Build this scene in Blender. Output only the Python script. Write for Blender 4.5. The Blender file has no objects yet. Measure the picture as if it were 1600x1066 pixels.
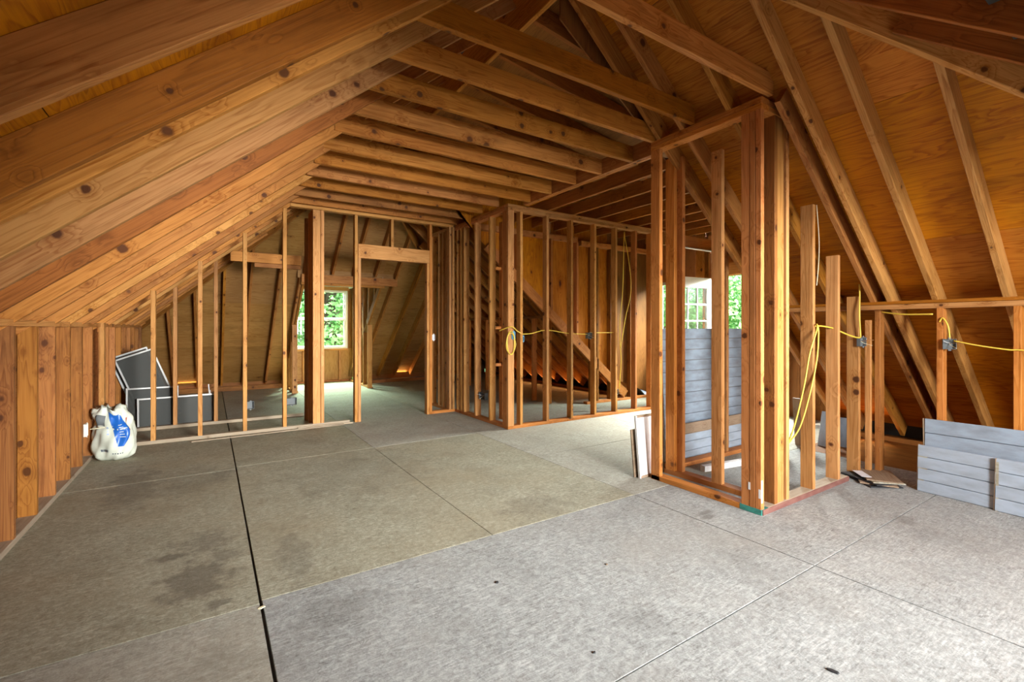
import bpy, bmesh, math, random
from mathutils import Vector, Matrix
R = random.Random(7)
S = bpy.context.scene
C = S.collection

# ------------------------------------------------------------------ camera, world, lights, exposure
cam = bpy.data.cameras.new('camera'); co = bpy.data.objects.new('camera', cam); C.objects.link(co)
co.location = (0, 0, 1.233); co.rotation_euler = (math.radians(90), 0, math.radians(-33.1))
cam.sensor_width = 36; cam.lens = 723.0 / 1600 * 36; cam.shift_y = -20.0 / 1600; cam.clip_start = 0.02; cam.clip_end = 300
S.camera = co
S.view_settings.view_transform = 'Standard'; S.view_settings.look = 'None'
S.view_settings.gamma = 1; S.view_settings.use_curve_mapping = False
S.view_settings.exposure = 0.55

w = bpy.data.worlds.new('world'); S.world = w; w.use_nodes = True
nt = w.node_tree; nt.nodes.clear()
sky = nt.nodes.new('ShaderNodeTexSky'); sky.sky_type = 'NISHITA'; sky.sun_disc = False
sky.sun_elevation = math.radians(42); sky.sun_rotation = math.radians(200); sky.dust_density = 2.0
bg = nt.nodes.new('ShaderNodeBackground'); bg.inputs['Strength'].default_value = 0.55
ow = nt.nodes.new('ShaderNodeOutputWorld')
nt.links.new(sky.outputs[0], bg.inputs[0]); nt.links.new(bg.outputs[0], ow.inputs[0])

def area(name, loc, target, sx, sy, power, col):
    l = bpy.data.lights.new(name, 'AREA'); l.shape = 'RECTANGLE'; l.size = sx; l.size_y = sy; l.energy = power; l.color = col
    o = bpy.data.objects.new(name, l); C.objects.link(o); o.location = loc
    d = Vector(target) - Vector(loc); o.rotation_euler = d.to_track_quat('-Z', 'Y').to_euler()
    return o
sun = bpy.data.lights.new('sun', 'SUN'); sun.energy = 5.0; sun.angle = 0.02; sun.color = (1, .96, .88)
so = bpy.data.objects.new('sun', sun); C.objects.link(so)
so.rotation_euler = Vector((0.35, 0.75, -0.8)).to_track_quat('-Z', 'Y').to_euler()
area('front_window_daylight', (1.95, -2.2, 1.75), (2.3, 2.2, 0.0), 1.0, 1.0, 158, (0.97, 0.99, 1.0)).data.spread = math.radians(145)
area('added_fill_light', (2.6, -2.2, 1.45), (0.5, 6.0, 0.7), 2.6, 1.0, 64, (1.0, 0.98, 0.93)).data.spread = math.radians(50)  # added fill lamp, no window of its own; lifts far floor and rafter undersides
area('rear_window_daylight', (2.08, 12.0, 2.9), (1.9, 7.4, 0.0), 1.3, 1.2, 950, (0.80, 1.0, 0.76))
area('stair_door_daylight', (7.4, 3.9, 2.62), (3.4, 4.1, 0.0), 1.4, 0.95, 560, (0.97, 1.0, 0.92)).data.spread = math.radians(120)
area('eave_daylight', (-0.36, 11.14, 0.16), (-0.36, 10.6, 0.35), 0.36, 0.06, 1.6, (1.0, 0.50, 0.12))
area('eave_daylight', (3.96, 11.14, 0.12), (3.96, 10.6, 0.3), 0.3, 0.05, 1.3, (1.0, 0.50, 0.12))
area('eave_daylight', (6.15, 2.2, 0.10), (5.4, 2.2, 0.5), 0.5, 0.05, 1.2, (1.0, 0.42, 0.10))
area('eave_daylight', (6.15, 7.5, 0.10), (5.4, 7.5, 0.5), 3.2, 0.05, 6.0, (1.0, 0.42, 0.12))

# ------------------------------------------------------------------ materials
MATS = {}
def newmat(name):
    m = bpy.data.materials.new(name); m.use_nodes = True; MATS[name] = m
    return m, m.node_tree, m.node_tree.nodes['Principled BSDF']
def nd(t, typ, **k):
    n = t.nodes.new(typ)
    for a, b in k.items():
        if a in n.inputs: n.inputs[a].default_value = b
        else: setattr(n, a, b)
    return n
def lk(t, a, b): t.links.new(a, b)
def mth(t, op, a, b=None, c=None, clamp=False):
    n = t.nodes.new('ShaderNodeMath'); n.operation = op; n.use_clamp = clamp
    for i, v in enumerate((a, b, c)):
        if v is None: continue
        if isinstance(v, (int, float)): n.inputs[i].default_value = v
        else: lk(t, v, n.inputs[i])
    return n.outputs[0]
def mixc(t, f, a, b, mode='MIX'):
    n = t.nodes.new('ShaderNodeMix'); n.data_type = 'RGBA'; n.blend_type = mode
    if isinstance(f, (int, float)): n.inputs[0].default_value = f
    else: lk(t, f, n.inputs[0])
    for i, v in ((6, a), (7, b)):
        if isinstance(v, tuple): n.inputs[i].default_value = (*v, 1) if len(v) == 3 else v
        else: lk(t, v, n.inputs[i])
    return n.outputs[2]
def ramp(t, fac, stops):
    n = t.nodes.new('ShaderNodeValToRGB'); lk(t, fac, n.inputs[0]); cr = n.color_ramp
    while len(cr.elements) < len(stops): cr.elements.new(0.5)
    for e, (p, c) in zip(cr.elements, stops):
        e.position = p; e.color = (c, c, c, 1) if isinstance(c, (int, float)) else (*c, 1)
    return n.outputs[0]
def mapv(t, v, scale, rot=(0, 0, 0), loc=(0, 0, 0)):
    n = t.nodes.new('ShaderNodeMapping'); lk(t, v, n.inputs[0])
    n.inputs['Scale'].default_value = scale; n.inputs['Rotation'].default_value = rot; n.inputs['Location'].default_value = loc
    return n.outputs[0]
def noise(t, v, scale=1, detail=4, rough=.55, dist=0):
    n = t.nodes.new('ShaderNodeTexNoise'); lk(t, v, n.inputs['Vector'])
    n.inputs['Scale'].default_value = scale; n.inputs['Detail'].default_value = detail
    n.inputs['Roughness'].default_value = rough; n.inputs['Distortion'].default_value = dist
    return n.outputs[0]

def lumber(name, base, dark, knot=(.10, .035, .012), knots=1.0, ring=.45, grime=.25, plywood=False, var=.16, rough=.62):
    ring *= 1.35; grime = min(1, grime * 1.3)
    m, t, p = newmat(name)
    tc = t.nodes.new('ShaderNodeTexCoord'); oi = t.nodes.new('ShaderNodeObjectInfo')
    off = t.nodes.new('ShaderNodeCombineXYZ')
    lk(t, mth(t, 'MULTIPLY', oi.outputs['Random'], 37.0), off.inputs[0])
    lk(t, mth(t, 'MULTIPLY', oi.outputs['Random'], 91.0), off.inputs[1])
    lk(t, mth(t, 'MULTIPLY', oi.outputs['Random'], 13.0), off.inputs[2])
    va = t.nodes.new('ShaderNodeVectorMath'); va.operation = 'ADD'; lk(t, tc.outputs['Object'], va.inputs[0]); lk(t, off.outputs[0], va.inputs[1])
    v = va.outputs[0]
    # knots
    ks = (6.5, 9.5, 6.5) if not plywood else (1.9, 4.2, 4.2)
    vo = t.nodes.new('ShaderNodeTexVoronoi'); lk(t, mapv(t, v, ks), vo.inputs['Vector']); vo.inputs['Scale'].default_value = 1; vo.inputs['Randomness'].default_value = .9
    sep = t.nodes.new('ShaderNodeSeparateColor'); lk(t, vo.outputs['Color'], sep.inputs[0])
    thr = .25 if not plywood else .66
    sel = mth(t, 'GREATER_THAN', sep.outputs[0], thr)
    rad = mth(t, 'MULTIPLY', sep.outputs[1], .15 if not plywood else .10); rad = mth(t, 'ADD', rad, .065 if not plywood else .05)
    nk = noise(t, v, 30, 2); d = mth(t, 'ADD', vo.outputs['Distance'], mth(t, 'MULTIPLY', mth(t, 'SUBTRACT', nk, .5), .10))
    kn = mth(t, 'MULTIPLY', mth(t, 'SUBTRACT', 1.0, mth(t, 'DIVIDE', d, rad), clamp=True), sel)
    kmask = mth(t, 'MULTIPLY', kn, 3.0 * knots, clamp=True)
    halo = mth(t, 'MULTIPLY', mth(t, 'SUBTRACT', 1.0, mth(t, 'DIVIDE', d, mth(t, 'MULTIPLY', rad, 3.0)), clamp=True), sel)
    # growth rings: long distorted bands, bent round the knots
    gs = (.5, 9, 9) if not plywood else (.75, 6.5, 6.5)
    n1 = noise(t, mapv(t, v, gs), 1, 3, .5, .4)
    ph = mth(t, 'ADD', mth(t, 'MULTIPLY', n1, 13.0 if not plywood else 16.0), mth(t, 'MULTIPLY', halo, 2.6))
    rg = mth(t, 'FRACT', ph); rg = ramp(t, rg, [(0, 0.0), (.55, .35), (.86, 1.0), (1, 0.0)])
    fine = noise(t, mapv(t, v, (5, 190, 190)), 1, 2, .6)
    big = noise(t, mapv(t, v, (.9, 3.5, 3.5)), 1, 4, .6)
    f = mth(t, 'MULTIPLY', rg, ring)
    f = mth(t, 'ADD', f, mth(t, 'MULTIPLY', mth(t, 'SUBTRACT', fine, .5), 1.0))
    f = mth(t, 'ADD', f, mth(t, 'MULTIPLY', mth(t, 'SUBTRACT', big, .5), 1.5))
    f = mth(t, 'ADD', f, mth(t, 'MULTIPLY', halo, .6), clamp=True)
    st_ = noise(t, mapv(t, v, (1.6, 75, 75), loc=(3, 1, 2)), 1, 3, .6, .3); stm = ramp(t, st_, [(.55, 0.0), (.66, 1.0)])
    f = mth(t, 'ADD', f, mth(t, 'MULTIPLY', stm, .38), clamp=True)
    col = mixc(t, f, base, dark)
    col = mixc(t, kmask, col, knot)
    # dirt and weathering blotches
    dn = noise(t, mapv(t, v, (1.6, 5, 5)), 1, 5, .65); dm = ramp(t, dn, [(.52, 0.0), (.75, 1.0)])
    col = mixc(t, mth(t, 'MULTIPLY', dm, grime), col, tuple(x * .38 for x in dark))
    hs = t.nodes.new('ShaderNodeHueSaturation'); lk(t, col, hs.inputs['Color'])
    r2 = mth(t, 'FRACT', mth(t, 'MULTIPLY', oi.outputs['Random'], 7.31))
    lk(t, mth(t, 'ADD', .497, mth(t, 'MULTIPLY', r2, .006)), hs.inputs['Hue'])
    lk(t, mth(t, 'ADD', .93 - var, mth(t, 'MULTIPLY', oi.outputs['Random'], 2 * var)), hs.inputs['Value'])
    lk(t, mth(t, 'ADD', 1.03, mth(t, 'MULTIPLY', r2, .06)), hs.inputs['Saturation'])
    lk(t, hs.outputs[0], p.inputs['Base Color'])
    p.inputs['Roughness'].default_value = rough; p.inputs['Specular IOR Level'].default_value = .25
    b = t.nodes.new('ShaderNodeBump'); b.inputs['Strength'].default_value = .25; b.inputs['Distance'].default_value = .002
    lk(t, mth(t, 'ADD', fine, rg), b.inputs['Height']); lk(t, b.outputs[0], p.inputs['Normal'])
    return m

lumber('rafter_wood', (.50, .225, .07), (.27, .095, .022), grime=.35)
lumber('rafter_pale', (.58, .30, .115), (.34, .14, .042), grime=.3)
lumber('rafter_dark', (.40, .15, .04), (.22, .075, .018), grime=.35)
lumber('joist_wood', (.49, .205, .055), (.27, .09, .02), grime=.3)
lumber('stud_wood', (.60, .31, .12), (.36, .15, .045), grime=.35)
lumber('stud_red', (.58, .245, .085), (.36, .125, .035), grime=.3)
lumber('knee_wood', (.42, .185, .06), (.22, .08, .024), grime=.55)
lumber('dark_wood', (.34, .145, .045), (.19, .07, .02), grime=.4)
lumber('plywood', (.56, .215, .035), (.33, .095, .012), knots=.8, ring=.55, grime=.4, plywood=True, knot=(.09, .02, .008))
lumber('plywood_grey', (.46, .26, .10), (.30, .14, .045), knots=.4, ring=.45, grime=.35, plywood=True)
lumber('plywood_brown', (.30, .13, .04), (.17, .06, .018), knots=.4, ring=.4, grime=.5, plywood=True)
lumber('sill_dusty', (.44, .36, .27), (.30, .22, .14), knots=.2, ring=.2, grime=.4)
lumber('old_board', (.34, .25, .17), (.20, .13, .08), knots=.5, ring=.3, grime=.4)

def osb(name, base, light, dark, warm):
    m, t, p = newmat(name)
    tc = t.nodes.new('ShaderNodeTexCoord'); v = tc.outputs['Object']
    wn = noise(t, v, 5, 2); 
    acc = None
    for k, (ang, sc) in enumerate(((.2, 1), (1.25, 1.1), (2.2, .95), (.75, 1.2), (2.75, 1.05))):
        vv = mapv(t, v, (15 * sc, 105 * sc, 9), (0, 0, ang), (k * 3.1, k * 1.7, 0))
        n = noise(t, vv, 1, 2, .5, .5)
        e = ramp(t, n, [(.50, 0.0), (.66, 1.0)])
        n2 = noise(t, mapv(t, v, (3.3, 3.3, 3.3), (0, 0, 0), (k * 5.3, k * 9.1, k)), 1, 3)
        e = mth(t, 'MULTIPLY', e, ramp(t, n2, [(.42, 0.0), (.6, 1.0)]))
        s = 1 if k % 2 == 0 else -1
        e = mth(t, 'MULTIPLY', e, s)
        acc = e if acc is None else mth(t, 'ADD', acc, e)
    fine = noise(t, v, 130, 4, .7)
    mid = noise(t, v, 38, 4, .65, .8)
    a = mth(t, 'ADD', mth(t, 'MULTIPLY', acc, .16), mth(t, 'MULTIPLY', mth(t, 'SUBTRACT', fine, .5), .8))
    a = mth(t, 'ADD', a, mth(t, 'MULTIPLY', mth(t, 'SUBTRACT', mid, .5), 1.0))
    a = mth(t, 'ADD', a, .5, clamp=True)
    col = ramp(t, a, [(0.05, dark), (.5, base), (.95, light)])
    bign = noise(t, v, .9, 5, .6); bm = ramp(t, bign, [(.45, 0.0), (.68, 1.0)])
    col = mixc(t, mth(t, 'MULTIPLY', bm, .45), col, warm)
    g2 = noise(t, mapv(t, v, (1, 1, 1), loc=(4, 7, 0)), 2.3, 5, .65); gm = ramp(t, g2, [(.55, 0.0), (.72, 1.0)])
    col = mixc(t, mth(t, 'MULTIPLY', gm, .4), col, dark)
    # fine curled strand edges
    for k, (sc_, st2) in enumerate(((11, .55), (19, .5))):
        nl = noise(t, mapv(t, v, (1, 1, 1), loc=(k * 7.7, 3.3, 0)), sc_, 3, .55, 1.6)
        li = mth(t, 'SUBTRACT', 1.0, mth(t, 'MULTIPLY', mth(t, 'ABSOLUTE', mth(t, 'SUBTRACT', nl, .5)), 70.0), clamp=True)
        pm = ramp(t, noise(t, mapv(t, v, (1, 1, 1), loc=(k * 2.2, 9.3, 0)), 4.5, 3), [(.46, 0.0), (.62, 1.0)])
        col = mixc(t, mth(t, 'MULTIPLY', mth(t, 'MULTIPLY', li, pm), st2), col, dark)
    # dark water stains, each where it lies on the floor
    nz = noise(t, v, 9, 4, .6)
    nz2 = noise(t, v, 2.6, 4, .6)
    tot = None
    for (x, y, rx, ry, st) in ((-.18, 3.08, .08, .05, .9), (-.05, 2.75, .14, .20, .8), (-.02, 3.2, .13, .14, .6), (.07, 2.95, .08, .07, .6), (.03, 2.45, .05, .05, .8),
                               (-.5, 4.6, .16, .55, .6), (-.2, 4.55, .35, .45, .35), (.1, 4.6, .08, .2, .5), (.38, 2.75, .08, .35, .5), (.45, 2.1, .22, .14, .35), (1.1, 4.1, .6, .7, .30), (1.9, 2.6, .25, .2, .4),
                               (2.76, 1.89, .07, .025, .75), (2.72, 1.83, .05, .03, .75), (3.05, 1.42, .06, .03, .4), (3.75, 1.12, .10, .05, .4), (.7, 6.4, .5, .5, .3), (1.2, .9, .3, .3, .25)):
        sv = t.nodes.new('ShaderNodeVectorMath'); sv.operation = 'SUBTRACT'; lk(t, v, sv.inputs[0]); sv.inputs[1].default_value = (x, y, 0)
        mv = t.nodes.new('ShaderNodeVectorMath'); mv.operation = 'MULTIPLY'; lk(t, sv.outputs[0], mv.inputs[0]); mv.inputs[1].default_value = (1 / rx, 1 / ry, 0)
        ln = t.nodes.new('ShaderNodeVectorMath'); ln.operation = 'LENGTH'; lk(t, mv.outputs[0], ln.inputs[0])
        q = mth(t, 'ADD', ln.outputs['Value'], mth(t, 'MULTIPLY', mth(t, 'SUBTRACT', nz, .5), 3.0))
        q = mth(t, 'MULTIPLY', mth(t, 'MULTIPLY', mth(t, 'SUBTRACT', 1.2, q, clamp=True), 1.8, clamp=True), st)
        tot = q if tot is None else mth(t, 'MAXIMUM', tot, q)
    col = mixc(t, mth(t, 'MULTIPLY', tot, .62, clamp=True), col, (.075, .062, .05))
    lk(t, col, p.inputs['Base Color']); p.inputs['Roughness'].default_value = .75; p.inputs['Specular IOR Level'].default_value = .2
    b = t.nodes.new('ShaderNodeBump'); b.inputs['Strength'].default_value = .3; b.inputs['Distance'].default_value = .002
    lk(t, a, b.inputs['Height']); lk(t, b.outputs[0], p.inputs['Normal'])
osb('osb_light', (.312, .325, .312), (.52, .54, .52), (.12, .118, .11), (.30, .275, .235))
osb('osb_olive', (.30, .29, .215), (.50, .49, .39), (.15, .13, .09), (.31, .255, .16))
osb('osb_grey', (.34, .335, .28), (.52, .52, .46), (.18, .165, .13), (.36, .32, .25))

def flat(name, col, rough=.5, metal=0.0, nv=0.0, nscale=20, col2=None, spec=.5):
    m, t, p = newmat(name)
    p.inputs['Roughness'].default_value = rough; p.inputs['Metallic'].default_value = metal; p.inputs['Specular IOR Level'].default_value = spec
    tc = t.nodes.new('ShaderNodeTexCoord'); oi = t.nodes.new('ShaderNodeObjectInfo'); va = t.nodes.new('ShaderNodeVectorMath'); va.operation = 'ADD'; lk(t, tc.outputs['Object'], va.inputs[0]); sc_ = mth(t, 'MULTIPLY', oi.outputs['Random'], 40.0); cb = t.nodes.new('ShaderNodeCombineXYZ'); lk(t, sc_, cb.inputs[0]); lk(t, sc_, cb.inputs[1]); lk(t, cb.outputs[0], va.inputs[1]); n = noise(t, mapv(t, va.outputs[0], (.35, 1, 1)), nscale, 4, .6)
    c2 = col2 or tuple(x * .7 for x in col)
    lk(t, mixc(t, mth(t, 'MULTIPLY', ramp(t, n, [(.4, 0.0), (.7, 1.0)]), nv), col, c2), p.inputs['Base Color'])
    return m
flat('paint_blue', (.27, .335, .41), .55, nv=.8, nscale=16, col2=(.17, .19, .215))
flat('paint_pale', (.37, .44, .52), .55, nv=.75, nscale=14, col2=(.25, .285, .32))
flat('paint_white', (.80, .80, .78), .45, nv=.3)
flat('paint_chipped', (.38, .37, .30), .7, nv=.9, nscale=30, col2=(.22, .18, .10))
flat('vinyl', (.82, .82, .74), .35, nv=.1)
flat('alu', (.55, .56, .55), .4, .6, .2)
flat('steel', (.15, .165, .17), .75, 0, .4, spec=.2)
flat('blue_plastic', (.16, .42, .62), .35)
flat('cable_yellow', (.78, .56, .07), .4)
flat('cable_white', (.75, .68, .45), .4)
flat('copper', (.62, .33, .16), .35, .8)
flat('sack_white', (.66, .70, .60), .38, nv=.4, nscale=9, col2=(.42, .44, .36))
flat('sack_blue', (.015, .13, .52), .35, nv=.3)
flat('ink', (.06, .08, .12), .6)
flat('sack_red', (.5, .12, .10), .5)
flat('teal', (.05, .28, .22), .6, nv=.9, nscale=60, col2=(.02, .10, .09))
flat('maroon', (.17, .062, .048), .6, nv=.7, nscale=25, col2=(.26, .13, .10))
flat('charcoal', (.02, .02, .022), .7)
flat('paper', (.75, .76, .78), .6)
flat('bark', (.10, .07, .05), .9, nv=.8)
flat('lawn', (.07, .16, .03), .95, nv=.8, nscale=2)
flat('roofing', (.05, .045, .04), .9)
# insect mesh of the window screens
m, t, p = newmat('screen_mesh'); p.inputs['Base Color'].default_value = (.055, .06, .055, 1); p.inputs['Roughness'].default_value = .6; p.inputs['Alpha'].default_value = .66
# leaves
m, t, p = newmat('leaf'); tc = t.nodes.new('ShaderNodeTexCoord')
lk(t, ramp(t, noise(t, tc.outputs['Object'], 1.6, 5, .7), [(.3, (.09, .32, .07)), (.7, (.45, .80, .30))]), p.inputs['Base Color']); p.inputs['Roughness'].default_value = .5
p.inputs['Transmission Weight'].default_value = 0
# glass
m, t, p = newmat('glass'); t.nodes.clear()
o = t.nodes.new('ShaderNodeOutputMaterial'); mx = t.nodes.new('ShaderNodeMixShader'); tr = t.nodes.new('ShaderNodeBsdfTransparent'); gl = t.nodes.new('ShaderNodeBsdfGlossy')
tr.inputs[0].default_value = (.93, .97, .95, 1); gl.inputs['Roughness'].default_value = .02; mx.inputs[0].default_value = .06
lk(t, tr.outputs[0], mx.inputs[1]); lk(t, gl.outputs[0], mx.inputs[2]); lk(t, mx.outputs[0], o.inputs[0])
M = MATS

# ------------------------------------------------------------------ helpers
def empty(name, loc=(0, 0, 0), kind=None, label=None, cat=None, group=None):
    o = bpy.data.objects.new(name, None); C.objects.link(o); o.location = loc; o.empty_display_size = .1
    return tag(o, kind, label, cat, group)
def tag(o, kind=None, label=None, cat=None, group=None):
    if kind: o['kind'] = kind
    if label: o['label'] = label
    if cat: o['category'] = cat
    if group: o['group'] = group
    return o
def put(o, parent):
    C.objects.link(o)
    if parent is not None:
        o.parent = parent
        o.matrix_parent_inverse = Matrix.Translation(-parent.location) if parent.type == 'EMPTY' and parent.rotation_euler.x == 0 and parent.rotation_euler.y == 0 and parent.rotation_euler.z == 0 and parent.parent is None else parent_world(parent).inverted()
    return o
WM = {}
def parent_world(p):
    return WM.get(p.name, Matrix.Translation(p.location))
_cache = {}
def boxmesh(L, W, T, mat, ch=.0025):
    key = (round(L, 3), round(W, 4), round(T, 4), mat, ch)
    if key in _cache: return _cache[key]
    c = min(ch, W * .3, T * .3)
    pts = [(-W/2 + c, -T/2), (W/2 - c, -T/2), (W/2, -T/2 + c), (W/2, T/2 - c), (W/2 - c, T/2), (-W/2 + c, T/2), (-W/2, T/2 - c), (-W/2, -T/2 + c)]
    vs = [(s * L / 2, a, b) for s in (-1, 1) for a, b in pts]
    fs = [tuple(range(7, -1, -1)), tuple(range(8, 16))] + [(i, (i + 1) % 8, 8 + (i + 1) % 8, 8 + i) for i in range(8)]
    me = bpy.data.meshes.new('board'); me.from_pydata(vs, [], fs); me.materials.append(M[mat]); me.update()
    _cache[key] = me
    return me
def frame_obj(name, me, X, Y, Z, loc, parent):
    o = bpy.data.objects.new(name, me)
    mw = Matrix(((X[0], Y[0], Z[0], loc[0]), (X[1], Y[1], Z[1], loc[1]), (X[2], Y[2], Z[2], loc[2]), (0, 0, 0, 1)))
    put(o, parent); o.matrix_basis = mw; WM[o.name] = mw
    return o
def abox(name, x0, x1, y0, y1, z0, z1, mat, parent, ch=.0025):
    d = [abs(x1 - x0), abs(y1 - y0), abs(z1 - z0)]; c = ((x0 + x1) / 2, (y0 + y1) / 2, (z0 + z1) / 2)
    ax = [Vector((1, 0, 0)), Vector((0, 1, 0)), Vector((0, 0, 1))]
    k = d.index(max(d)); j = (k + 1) % 3; l = (k + 2) % 3
    return frame_obj(name, boxmesh(d[k], d[j], d[l], mat, ch), ax[k], ax[j], ax[l], c, parent)
def beam(name, a, b, w, h, mat, parent, up=(0, 0, 1), anchor='bottom'):
    a = Vector(a); b = Vector(b); X = (b - a).normalized(); U = Vector(up)
    Yv = U.cross(X).normalized(); Z = X.cross(Yv)
    c = (a + b) / 2 + (Z * h / 2 if anchor == 'bottom' else Vector())
    return frame_obj(name, boxmesh((b - a).length, w, h, mat), X, Yv, Z, c, parent)
def stud(x0, x1, y0, y1, z0, z1, parent, mat='stud_wood', name='stud'):
    # a slight twist and lean: no two studs stand quite alike
    o = abox(name, x0, x1, y0, y1, z0, z1, mat, parent)
    return o
def mesh_obj(name, vs, fs, mat, parent, smooth=False):
    me = bpy.data.meshes.new(name); me.from_pydata(vs, [], fs); me.materials.append(M[mat]); me.update()
    if smooth:
        for p_ in me.polygons: p_.use_smooth = True
    o = bpy.data.objects.new(name, me); put(o, parent); return o
def clip(poly, a, b, c):      # keep a*x+b*y<=c
    out = []
    for i in range(len(poly)):
        p, q = poly[i], poly[(i + 1) % len(poly)]
        fp = a * p[0] + b * p[1] - c; fq = a * q[0] + b * q[1] - c
        if fp <= 0: out.append(p)
        if fp * fq < 0:
            s = fp / (fp - fq); out.append((p[0] + s * (q[0] - p[0]), p[1] + s * (q[1] - p[1])))
    return out
def slab(name, poly, fz, th, mat, parent, along):
    """a sheet over plan polygon poly at height fz(x,y); local x of the mesh follows `along` so the grain runs that way"""
    if len(poly) < 3: return None
    P = [Vector((x, y, fz(x, y))) for x, y in poly]
    n = None
    for i in range(len(P) - 2):
        n = (P[i + 1] - P[0]).cross(P[i + 2] - P[0])
        if n.length > 1e-4: break
    if n.length < 1e-4: return None
    n.normalize()
    if n.z < 0: n = -n
    X = Vector(along); X = (X - n * X.dot(n)).normalized(); Y = n.cross(X)
    c = sum(P, Vector()) / len(P)
    loc = [((p - c).dot(X), (p - c).dot(Y)) for p in P]
    area2 = sum(loc[i][0] * loc[(i + 1) % len(loc)][1] - loc[(i + 1) % len(loc)][0] * loc[i][1] for i in range(len(loc)))
    if abs(area2) < .02: return None
    if area2 < 0: loc = loc[::-1]
    k = len(loc); vs = [(a, b, 0) for a, b in loc] + [(a, b, th) for a, b in loc]
    fs = [tuple(range(k - 1, -1, -1)), tuple(range(k, 2 * k))] + [(i, (i + 1) % k, k + (i + 1) % k, k + i) for i in range(k)]
    me = bpy.data.meshes.new(name); me.from_pydata(vs, [], fs); me.materials.append(M[mat]); me.update()
    return frame_obj(name, me, X, Y, n, c, parent)
def tube(name, pts, r, mat, parent, seg=8, res=6):
    """smooth tube through points (Catmull-Rom), as one mesh"""
    P = [Vector(p) for p in pts]; Q = []
    for i in range(len(P) - 1):
        p0 = P[max(i - 1, 0)]; p1 = P[i]; p2 = P[i + 1]; p3 = P[min(i + 2, len(P) - 1)]
        for k in range(res):
            s = k / res
            Q.append(.5 * ((2 * p1) + (-p0 + p2) * s + (2 * p0 - 5 * p1 + 4 * p2 - p3) * s * s + (-p0 + 3 * p1 - 3 * p2 + p3) * s ** 3))
    Q.append(P[-1])
    vs = []; fs = []
    ref = Vector((.3, .2, 1)).normalized()
    for i, q in enumerate(Q):
        d = (Q[min(i + 1, len(Q) - 1)] - Q[max(i - 1, 0)]).normalized()
        a = d.cross(ref)
        if a.length < .1: a = d.cross(Vector((1, 0, 0)))
        a.normalize(); b = d.cross(a)
        for k in range(seg):
            an = 2 * math.pi * k / seg; vs.append(tuple(q + a * math.cos(an) * r + b * math.sin(an) * r))
    for i in range(len(Q) - 1):
        for k in range(seg):
            fs.append((i * seg + k, i * seg + (k + 1) % seg, (i + 1) * seg + (k + 1) % seg, (i + 1) * seg + k))
    fs.append(tuple(range(seg - 1, -1, -1))); fs.append(tuple(range((len(Q) - 1) * seg, len(Q) * seg)))
    return mesh_obj(name, vs, fs, mat, parent, True)

# ------------------------------------------------------------------ roof geometry (undersides of the rafters)
K = .833
zl = lambda x: 2.04 + K * x          # left slope
zr = lambda x: 5.28 - K * x          # right slope
zb = lambda y: 9.25 - K * y          # rear slope
zf = lambda y: 1.99 + K * y          # front slope
RH = .14; VD = RH / math.cos(math.atan(K))       # rafter depth, and measured plumb
NL = Vector((-K, 0, 1)).normalized(); NR = Vector((K, 0, 1)).normalized(); NB = Vector((0, K, 1)).normalized(); NF = Vector((0, -K, 1)).normalized()

# ================================================================== FLOOR
floor = empty('floor', kind='structure', label='weathered strand board subfloor in large sheets with open joints')
abox('subfloor', -1.6, 7.6, -2.9, 11.6, -.06, -.019, 'charcoal', floor)
g = .003
def sheet(x0, x1, y0, y1, mat, gx=.0022):
    vs = []
    o = bpy.data.objects.new('floor_panel', None)
    a, b, c_, d = x0 + gx, x1 - gx, y0 + g, y1 - g
    me = bpy.data.meshes.new('floor_panel')
    e = .0006; z0 = -.018
    V = [(a, c_, z0), (b, c_, z0), (b, d, z0), (a, d, z0), (a, c_, -e), (b, c_, -e), (b, d, -e), (a, d, -e), (a + e, c_ + e, 0), (b - e, c_ + e, 0), (b - e, d - e, 0), (a + e, d - e, 0)]
    F = [(3, 2, 1, 0)] + [(i, (i + 1) % 4, 4 + (i + 1) % 4, 4 + i) for i in range(4)] + [(4 + i, 4 + (i + 1) % 4, 8 + (i + 1) % 4, 8 + i) for i in range(4)] + [(8, 9, 10, 11)]
    me.from_pydata(V, [], F); me.materials.append(M[mat]); me.update()
    o = bpy.data.objects.new('floor_panel', me); put(o, floor)
for a, b in ((-2.53, -.09), (-.09, 2.35), (2.35, 4.72), (4.72, 7.16), (7.16, 9.6), (9.6, 11.3)):
    sheet(-1.03, .187, a, b, 'osb_olive' if a > 2 else 'osb_grey', .003)
for a, b in ((-2.5, -1.285), (-1.285, -.065), (-.065, 1.155), (1.155, 2.375)):
    sheet(.193, 2.63, a, b, 'osb_light', .004); sheet(2.63, 5.07, a, b, 'osb_light', .004)
for a, b in ((2.375, 4.78), (4.78, 7.2), (7.2, 9.6), (9.6, 11.3)):
    sheet(.193, 1.41, a, b, 'osb_olive' if a < 5 else 'osb_grey'); sheet(1.41, 2.63, a, b, 'osb_olive' if a < 4 else 'osb_grey')
for a, b in ((2.375, 3.6), (3.6, 4.82), (4.82, 7.2), (7.2, 9.6), (9.6, 11.3)):
    sheet(2.63, 4.6, a, b, 'osb_grey')
    sheet(4.6, 7.2, a, b, 'osb_grey')

# ================================================================== CEILING: roof framing and sheathing
ceil = empty('ceiling', loc=(1.94, 4, 2.75), kind='structure', label='open hipped roof framing of rafters, collar joists and plywood sheathing')
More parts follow.
